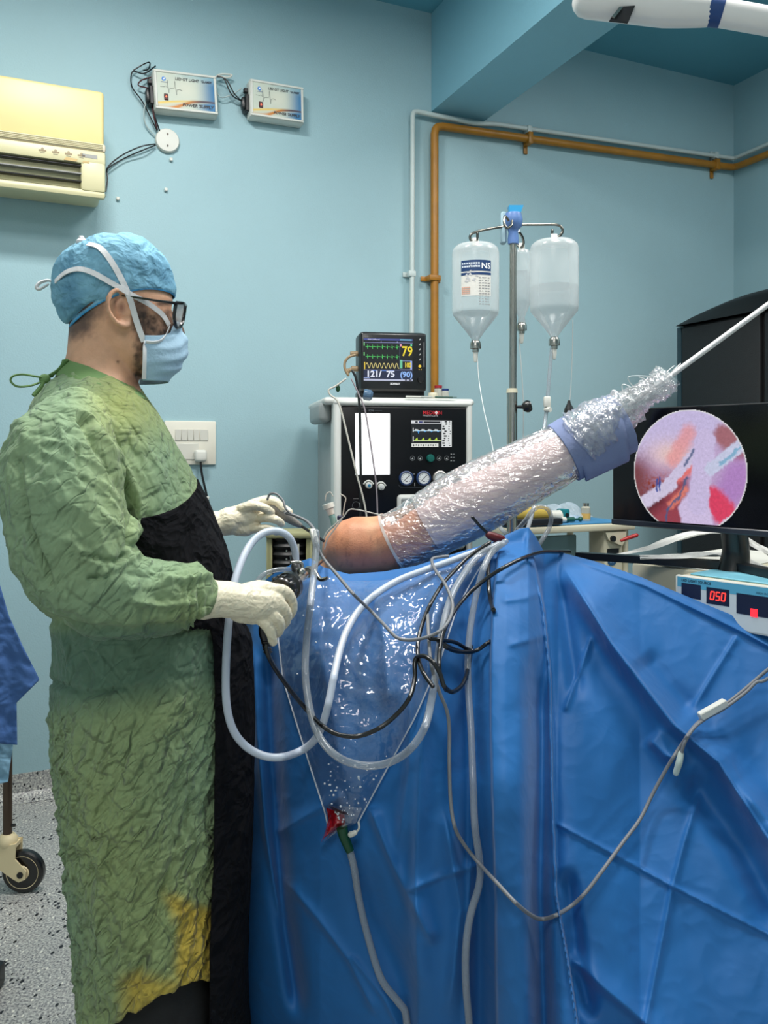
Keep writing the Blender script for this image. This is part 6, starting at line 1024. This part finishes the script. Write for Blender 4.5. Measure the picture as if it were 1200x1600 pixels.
cable('probe_cable', 'thin grey probe cable sagging from white tag to coil', run([(448, 802, 1.93), (462, 806, 1.92), (480, 815, 1.90), (492, 830, 1.86), (494, 850, 1.80), (505, 872, 1.80), (525, 896, 1.76), (552, 928, 1.70), (580, 955, .06), (602, 978, .075), (620, 996, .08), (640, 1000, .08), (662, 997, .08), (684, 988, .08), (700, 972, .08), (707, 952, .075), (705, 935, .075), (695, 912, .07), (683, 895, .06), (676, 882, .05), (676, 873, .04), (690, 870, .03), (700, 869, .03)]), .0036, GREYCAB)
cable('probe_cable', 'dark thin wire arching above the far hand', PP([(418, 780, 1.96), (422, 772, 1.96), (432, 772, 1.95), (442, 782, 1.94), (447, 795, 1.93), (460, 806, 1.92), (475, 812, 1.91), (486, 822, 1.88), (494, 840, 1.85), (492, 856, 1.82)]), .0028, GREYCAB)
cable('grey_cable', 'long thin grey cable sagging across drape to the clip', run([(668, 960, .05), (670, 1000, .05), (674, 1040, .05), (686, 1080, .04), (698, 1110, .03), (702, 1140, .02), (702, 1190, .02), (704, 1250, .02), (710, 1290, .02), (722, 1315, .02), (745, 1345, .02), (775, 1378, .02), (805, 1410, .03), (830, 1430, .025), (850, 1436, .02), (880, 1424, .02), (910, 1400, .02), (940, 1362, .02), (972, 1318, .02), (1000, 1280, .02), (1020, 1240, .02), (1045, 1195, .02), (1066, 1162, .025), (1090, 1130, .03), (1125, 1107, .03), (1160, 1080, .03), (1200, 1046, .03), (1260, 1000, .03)]), .0037, GREYCAB)
cable('grey_cable', 'second grey cable ending in clear plug beside white clip', run([(1064, 1180, .03), (1070, 1160, .033), (1084, 1138, .036), (1104, 1122, .038), (1130, 1108, .038), (1165, 1082, .038), (1182, 1066, .038), (1200, 1060, .038), (1260, 1015, .038)]), .0035, GREYCAB)
def bar(a, b, w_, name, mat, label, ct): a, b = np.array(a), np.array(b); L_ = np.linalg.norm(b - a); q = Vector(b - a).to_track_quat('X', 'Z').to_matrix().to_4x4(); q.translation = Vector((a + b) / 2); m = MB(); m.rbox((0, 0, 0), (L_, w_, w_), .002, 1, q); return mk(name, m, mat, label=label, cat_=ct)
bar(onD(1093, 1120, .045), onD(1134, 1097, .045), .016, 'cable_clip', WHITE, 'white plastic clip on the two grey cables', 'clip')
m = MB(); m.tube([onD(1064, 1178, .03), onD(1061, 1192, .03), onD(1056, 1208, .03)], [.0065, .007, .006], 12, caps='round'); mk('cable_plug', m, M('clear_plug', (190, 206, 200), .25, trans=.35), label='clear plug at the end of second grey cable', cat_='plug')
cable('outflow_tube', 'clear tube ring curling up behind the drape peak', PP([(806, 830, 2.22), (822, 812, 2.2), (830, 800, 2.2), (842, 792, 2.2), (855, 795, 2.2), (861, 808, 2.2), (858, 825, 2.2), (848, 842, 2.18), (838, 856, 2.12)]), .0062, CLEARTUBE, 'tube')
cable('outflow_tube', 'clear tube bending beside drip stand foot of the drape', PP([(782, 790, 2.25), (780, 808, 2.24), (783, 826, 2.2), (796, 836, 2.15), (812, 846, 2.1)]), .0055, CLEARTUBE, 'tube')
m = MB(); m.rbox(P(788, 843, 2.05), (.016, .012, .014), .002, 1); mk('tube_clip', m, WHITE, label='tiny white clip where the tubes cross the drape top', cat_='clip')
root = thing('probe_hook', 'thin black rod with red grip resting below wrapped arm', 'instrument', P(772, 838, 1.93)); m = MB(); m.tube(PP([(738, 808, 1.92), (752, 824, 1.925), (766, 836, 1.93)]), .0038, 8, caps='round'); mk('rod', m, BLKRUB, root); m = MB(); m.tube(PP([(764, 836, 1.93), (774, 840, 1.935), (784, 842, 1.94)]), [.009, .011, .009], 12, caps='round'); mk('grip', m, M('dark_red_grip', (90, 20, 26), .4), root)
# ---------------------------------------------------------------- scope, camera head, valves, probe
dd = float(S(440, 930, .2)[1]); root = thing('arthroscope', 'black camera head and steel scope held in the near hand', 'surgical camera', S(430, 930, .2)); D1 = S(440, 920, .19)[1]
a, b_ = S(434, 925, .18), S(458, 910, .13); m = MB(); AXV = (b_ - a) / np.linalg.norm(b_ - a); q = Vector(AXV).to_track_quat('Z', 'Y').to_matrix().to_4x4(); q.translation = Vector(S(449, 917, .17))
pr = []; m.lathe([(.0, -.03), (.024, -.03), (.027, -.026), (.027, -.012), (.023, -.010), (.023, -.004), (.029, 0), (.029, .012), (.024, .016), (.012, .02), (0, .02)], mat=q, n=28); cm = mk('camera_head', m, BLKRUB, root)
m = MB()
for i in range(14): an = 2 * math.pi * i / 14; m.rbox((.0275 * math.cos(an), .0275 * math.sin(an), -.019), (.006, .006, .013), .001, 1, q)
mk('focus_ribs', m, BLACK, cm)
m = MB(); m.tube([S(415, 960, .17), S(412, 985, .17), S(414, 1000, .165), S(419, 1022, .16)], [.011, .0105, .0085, .006], 14); mk('cable_grip', m, BLKRUB, root)
m = MB()
for i in range(5): p0 = S(414.5 + i * 1.0, 1001 + i * 4.4, .165); m.lathe([(.0075, -.0016), (.0098, 0), (.0075, .0016)], c=p0, n=14)
mk('strain_relief', m, BLACK, root); m = MB(); m.rbox(S(409, 984, .17), (.008, .008, .016), .002, 1); mk('grip_mark', m, STEEL, root)
tipp = P(508, 872, 1.98); sh0 = S(466, 906, .1); m = MB(); m.tube([sh0, (sh0 + tipp) / 2, tipp], [.007, .006, .004], 14, smooth=False); mk('scope_shaft', m, STEEL, root)
m = MB(); m.cyl(sh0 - (tipp - sh0) * .12, sh0 + (tipp - sh0) * .2, .0115, .010, 16); m.cyl(sh0 + (tipp - sh0) * .28, sh0 + (tipp - sh0) * .36, .012, .012, 16); m.ball(sh0 + (tipp - sh0) * .1 + UP * .012, .010, 12); m.tube([sh0 + (tipp - sh0) * .1, sh0 + (tipp - sh0) * .1 + UP * .03, sh0 + (tipp - sh0) * .05 + UP * .034 + np.array([-.02, 0, 0])], [.004, .004, .003], 10); m.tube([sh0 + (tipp - sh0) * .5, P(500, 905, 1.83), P(512, 903, 1.82)], [.006, .005, .004], 10); mk('steel_valve', m, STEEL, root)
m = MB(); A0, A1 = P(459, 868, 1.765), P(468, 908, 1.745); m.tube([A0, A0 + (A1 - A0) * .35, A0 + (A1 - A0) * .36, A0 + (A1 - A0) * .6, A0 + (A1 - A0) * .61, A1], [.009, .009, .0115, .0115, .0095, .0105], 16, smooth=False); mk('hose_coupling', m, M('coupling_grey', (120, 120, 122), .35, .8), root)
cable('light_lead', 'translucent grey lead arching behind the black camera head', PP([(398, 915, 1.75), (410, 899, 1.76), (430, 891, 1.77), (450, 890, 1.77), (470, 893, 1.78)]), .0055, CLEARTUBE, 'cable')
root = thing('shaver_probe', 'grey tapered probe held in the far gloved hand', 'surgical probe', S(450, 806, -.225)); m = MB(); m.tube([S(424, 792, -.232), S(436, 799, -.228), S(448, 807, -.225), S(459, 815, -.222), S(469, 821, -.22)], [.011, .0145, .0135, .010, .0065], 16, caps='round'); mk('handle', m, M('probe_grey', (120, 116, 110), .4), root)
m = MB(); e0 = S(468, 820, -.22); m.tube([e0, (e0 + P(507, 846, 2.02)) / 2, P(507, 846, 2.02)], .0035, 8, smooth=False); mk('shaft', m, BLKRUB, root)
bar(P(488, 828, 1.85), P(494, 850, 1.82), .013, 'cable_tag', WHITE, 'white plastic tag on cables between hands and shoulder', 'tag')
# electrode connector above the shoulder
root = thing('lead_connector', 'white capped clear green connector standing behind bare shoulder', 'connector', P(522, 820, 2.2)); a, b_ = P(512, 787, 2.2), P(518, 804, 2.2); m = MB(); m.cyl(a, a + (b_ - a) * .4, .016, .016, 16); m.cyl(a + (b_ - a) * .45, b_, .012, .009, 16); mk('white_cap', m, WHITE, root); m = MB(); m.tube([b_, P(522, 818, 2.2), P(524, 835, 2.2)], [.008, .009, .009], 12); mk('clear_barrel', m, M('green_clear', (140, 186, 180), .2, trans=.35), root)
m = MB(); m.rbox(P(531, 809, 2.19), (.014, .012, .012), .002, 1); mk('blue_plug', m, M('navy_plug', (24, 32, 66), .4), root)
for i, l in enumerate(([(508, 782), (510, 772), (516, 769), (520, 775)], [(532, 772), (540, 778), (538, 790), (536, 805)], [(537, 808), (545, 797), (555, 796), (575, 800), (600, 806)], [(536, 808), (525, 818), (510, 832), (503, 850)], [(534, 812), (522, 828), (512, 842), (507, 858)])): cable('skin_lead', ['thin white loop on top of the white cap', 'thin white lead curving right of green connector', 'thin white lead running along the shoulder top', 'thin white lead draping down shoulder left edge', 'short white lead lying across bare shoulder skin'][i], PP(l, 2.16 if i < 2 else 2.03), .0015, MATS['white_lead'], 'lead', 6)
# ---------------------------------------------------------------- left trolley with hanging cloths
LB = P(-60, 0, 2.5); root = thing('instrument_trolley', 'trolley on caster wheels at the left edge under blue cloth', 'trolley', (LB[0], LB[1] + .1, 0)); m = MB(); tz = P(0, 935, 2.5)[2]; m.rbox((LB[0] - .25, LB[1] + .16, tz - .015), (.3, .3, .03), .005, 1); m.rbox((LB[0] - .02, LB[1] + .03, .76), (.34, .02, .04), .004, 1); mk('table_top', m, STEEL, root)
FRK = M('caster_cream', (220, 204, 164), .45)
for lx, ly in ((P(12, 0, 2.53)[0], 2.53), (P(12, 0, 2.53)[0] - .26, 2.74), (-1.5, 2.53), (-1.5, 2.74)):
    m = MB(); m.cyl((lx, ly, .17), (lx, ly, tz - .02 if lx < -1.2 else .77), .0135, .0135, 14); lg = mk('leg', m, M('bronze_leg', (92, 78, 68), .3, .8), root)
    cx, cz = lx + .05, .0645; m = MB(); T = Matrix.Translation((cx, ly, cz)) @ Matrix.Rotation(R(90), 4, 'X'); m.lathe([(.05, -.013), (.06, -.013), (.0645, -.008), (.0645, .008), (.06, .013), (.05, .013)], mat=T, n=36); wl = mk('wheel', m, BLKRUB, lg)
    m = MB(); m.lathe([(.0, -.010), (.044, -.010), (.05, -.014), (.05, .014), (.044, .010), (0, .010)], mat=T, n=30); m.lathe([(.0, .017), (.02, .016), (.024, .010)], mat=T, n=20); mk('wheel_hub', m, FRK, lg)
    m = MB(); m.lathe([(.0, .14), (.026, .142), (.03, .15), (.03, .165), (.022, .176), (.0165, .18), (0, .18)], c=(lx, ly, 0), n=22)
    for sy in (-.024, .024): m.prism([(lx - .03, .15), (lx + .036, .158), (lx + .034, .112), (cx + .018, .075), (cx + .015, .05), (cx - .005, .042), (cx - .02, .05), (lx - .028, .09)], .005, Matrix.Translation((0, ly + sy - .0025, 0)))
    m.box((lx + .002, ly, .148), (.06, .05, .012)); mk('fork', m, FRK, lg); m = MB(); m.cyl((cx, ly - .03, cz), (cx, ly + .03, cz), .0095, .0095, 14); m.cyl((lx + .01, ly, .205), (lx + .024, ly, .205), .005, .005, 8); mk('axle_bolt', m, BLACK, lg)
def cloth(name, edge_l, edge_r, d0, label, mat, amp, seed, ct):
    nn, kk = 60, 80; SS, TT = np.meshgrid(np.linspace(0, 1, nn), np.linspace(0, 1, kk)); a = np.array(edge_l, float); b = np.array(edge_r, float); ta, tb = np.linspace(0, 1, len(a)), np.linspace(0, 1, len(b)); lx, ly = np.interp(TT, ta, a[:, 0]), np.interp(TT, ta, a[:, 1]); rx, ry = np.interp(TT, tb, b[:, 0]), np.interp(TT, tb, b[:, 1]); x, y = (lx + (rx - lx) * SS).ravel(), (ly + (ry - ly) * SS).ravel()
    dd_ = d0 + amp * np.sin(x / 9 + 2 * pn(np.stack([x / 40, y / 60, 0 * x + seed], 1))) * np.clip(TT.ravel() * 2, 0, 1) + .012 * crumple(np.stack([x / 60, y / 60, 0 * x + seed], 1), 2.2) + .006 * crumple(np.stack([x / 60, y / 60, 0 * x + seed + 5], 1), 5); V = P3(x, y, dd_)
    o_ = mk(name, (V, [(i * nn + j, i * nn + j + 1, (i + 1) * nn + j + 1, (i + 1) * nn + j) for i in range(kk - 1) for j in range(nn - 1)]), mat, label=label, cat_=ct, ang=0); o_.modifiers.new('s', 'SOLIDIFY').thickness = .002; return o_
cloth('hanging_cloth', [(-140, 900), (-140, 1000), (-140, 1120), (-140, 1150)], [(-4, 900), (14, 962), (36, 1010), (62, 1062), (42, 1082), (26, 1098), (27, 1164)], 2.40, 'dark blue cloth corner hanging from the left trolley', M('cloth_navy', (62, 100, 158), .8, bump=.4, bs=60), .008, 3, 'cloth')
cloth('hanging_cloth', [(-140, 1060), (-140, 1150), (-140, 1250)], [(24, 1080), (24, 1130), (18, 1180), (12, 1222)], 2.46, 'pale blue cloth hanging below the dark blue cloth corner', M('cloth_pale', (128, 170, 196), .8, bump=.3, bs=60), .008, 7, 'cloth')
m = MB(); m.rbox(P(-38, 1548, 2.0) * np.array([1, 1, 0]) + np.array([0, 0, .03]), (.06, .2, .06), .012, 2); mk('foot_pedal', m, BLACK, label='dark object corner on floor at left frame edge', cat_='pedal')

GRP = {'power_supply_box': 'lamp power supplies on the back wall', 'saline_bottle': 'bottles hanging on the drip stand', 'camera_cable': 'black cables on the drape', 'suction_tube': 'clear suction tubes on the drape', 'grey_cable': 'grey cables at the white clip', 'gauze_strip': 'gauze strips on the equipment cart', 'medicine_vial': 'capped vials on the machine', 'wall_plug': 'wall plugs in the back wall', 'plastic_packet': 'clear packets on the trolley', 'hanging_cloth': 'cloths on the left trolley', 'wire_bundle': 'wires of the power supplies', 'sensor_lead': 'leads of the patient monitor', 'skin_lead': 'thin leads on the shoulder', 'drip_line': 'thin drip lines', 'outflow_tube': 'clear tubes at the drape peak', 'probe_cable': 'probe cables'}
for o in bpy.data.objects:
    if o.parent is None and o.get('label'):
        g_ = GRP.get(o.name.split('.')[0])
        if g_: o['group'] = g_
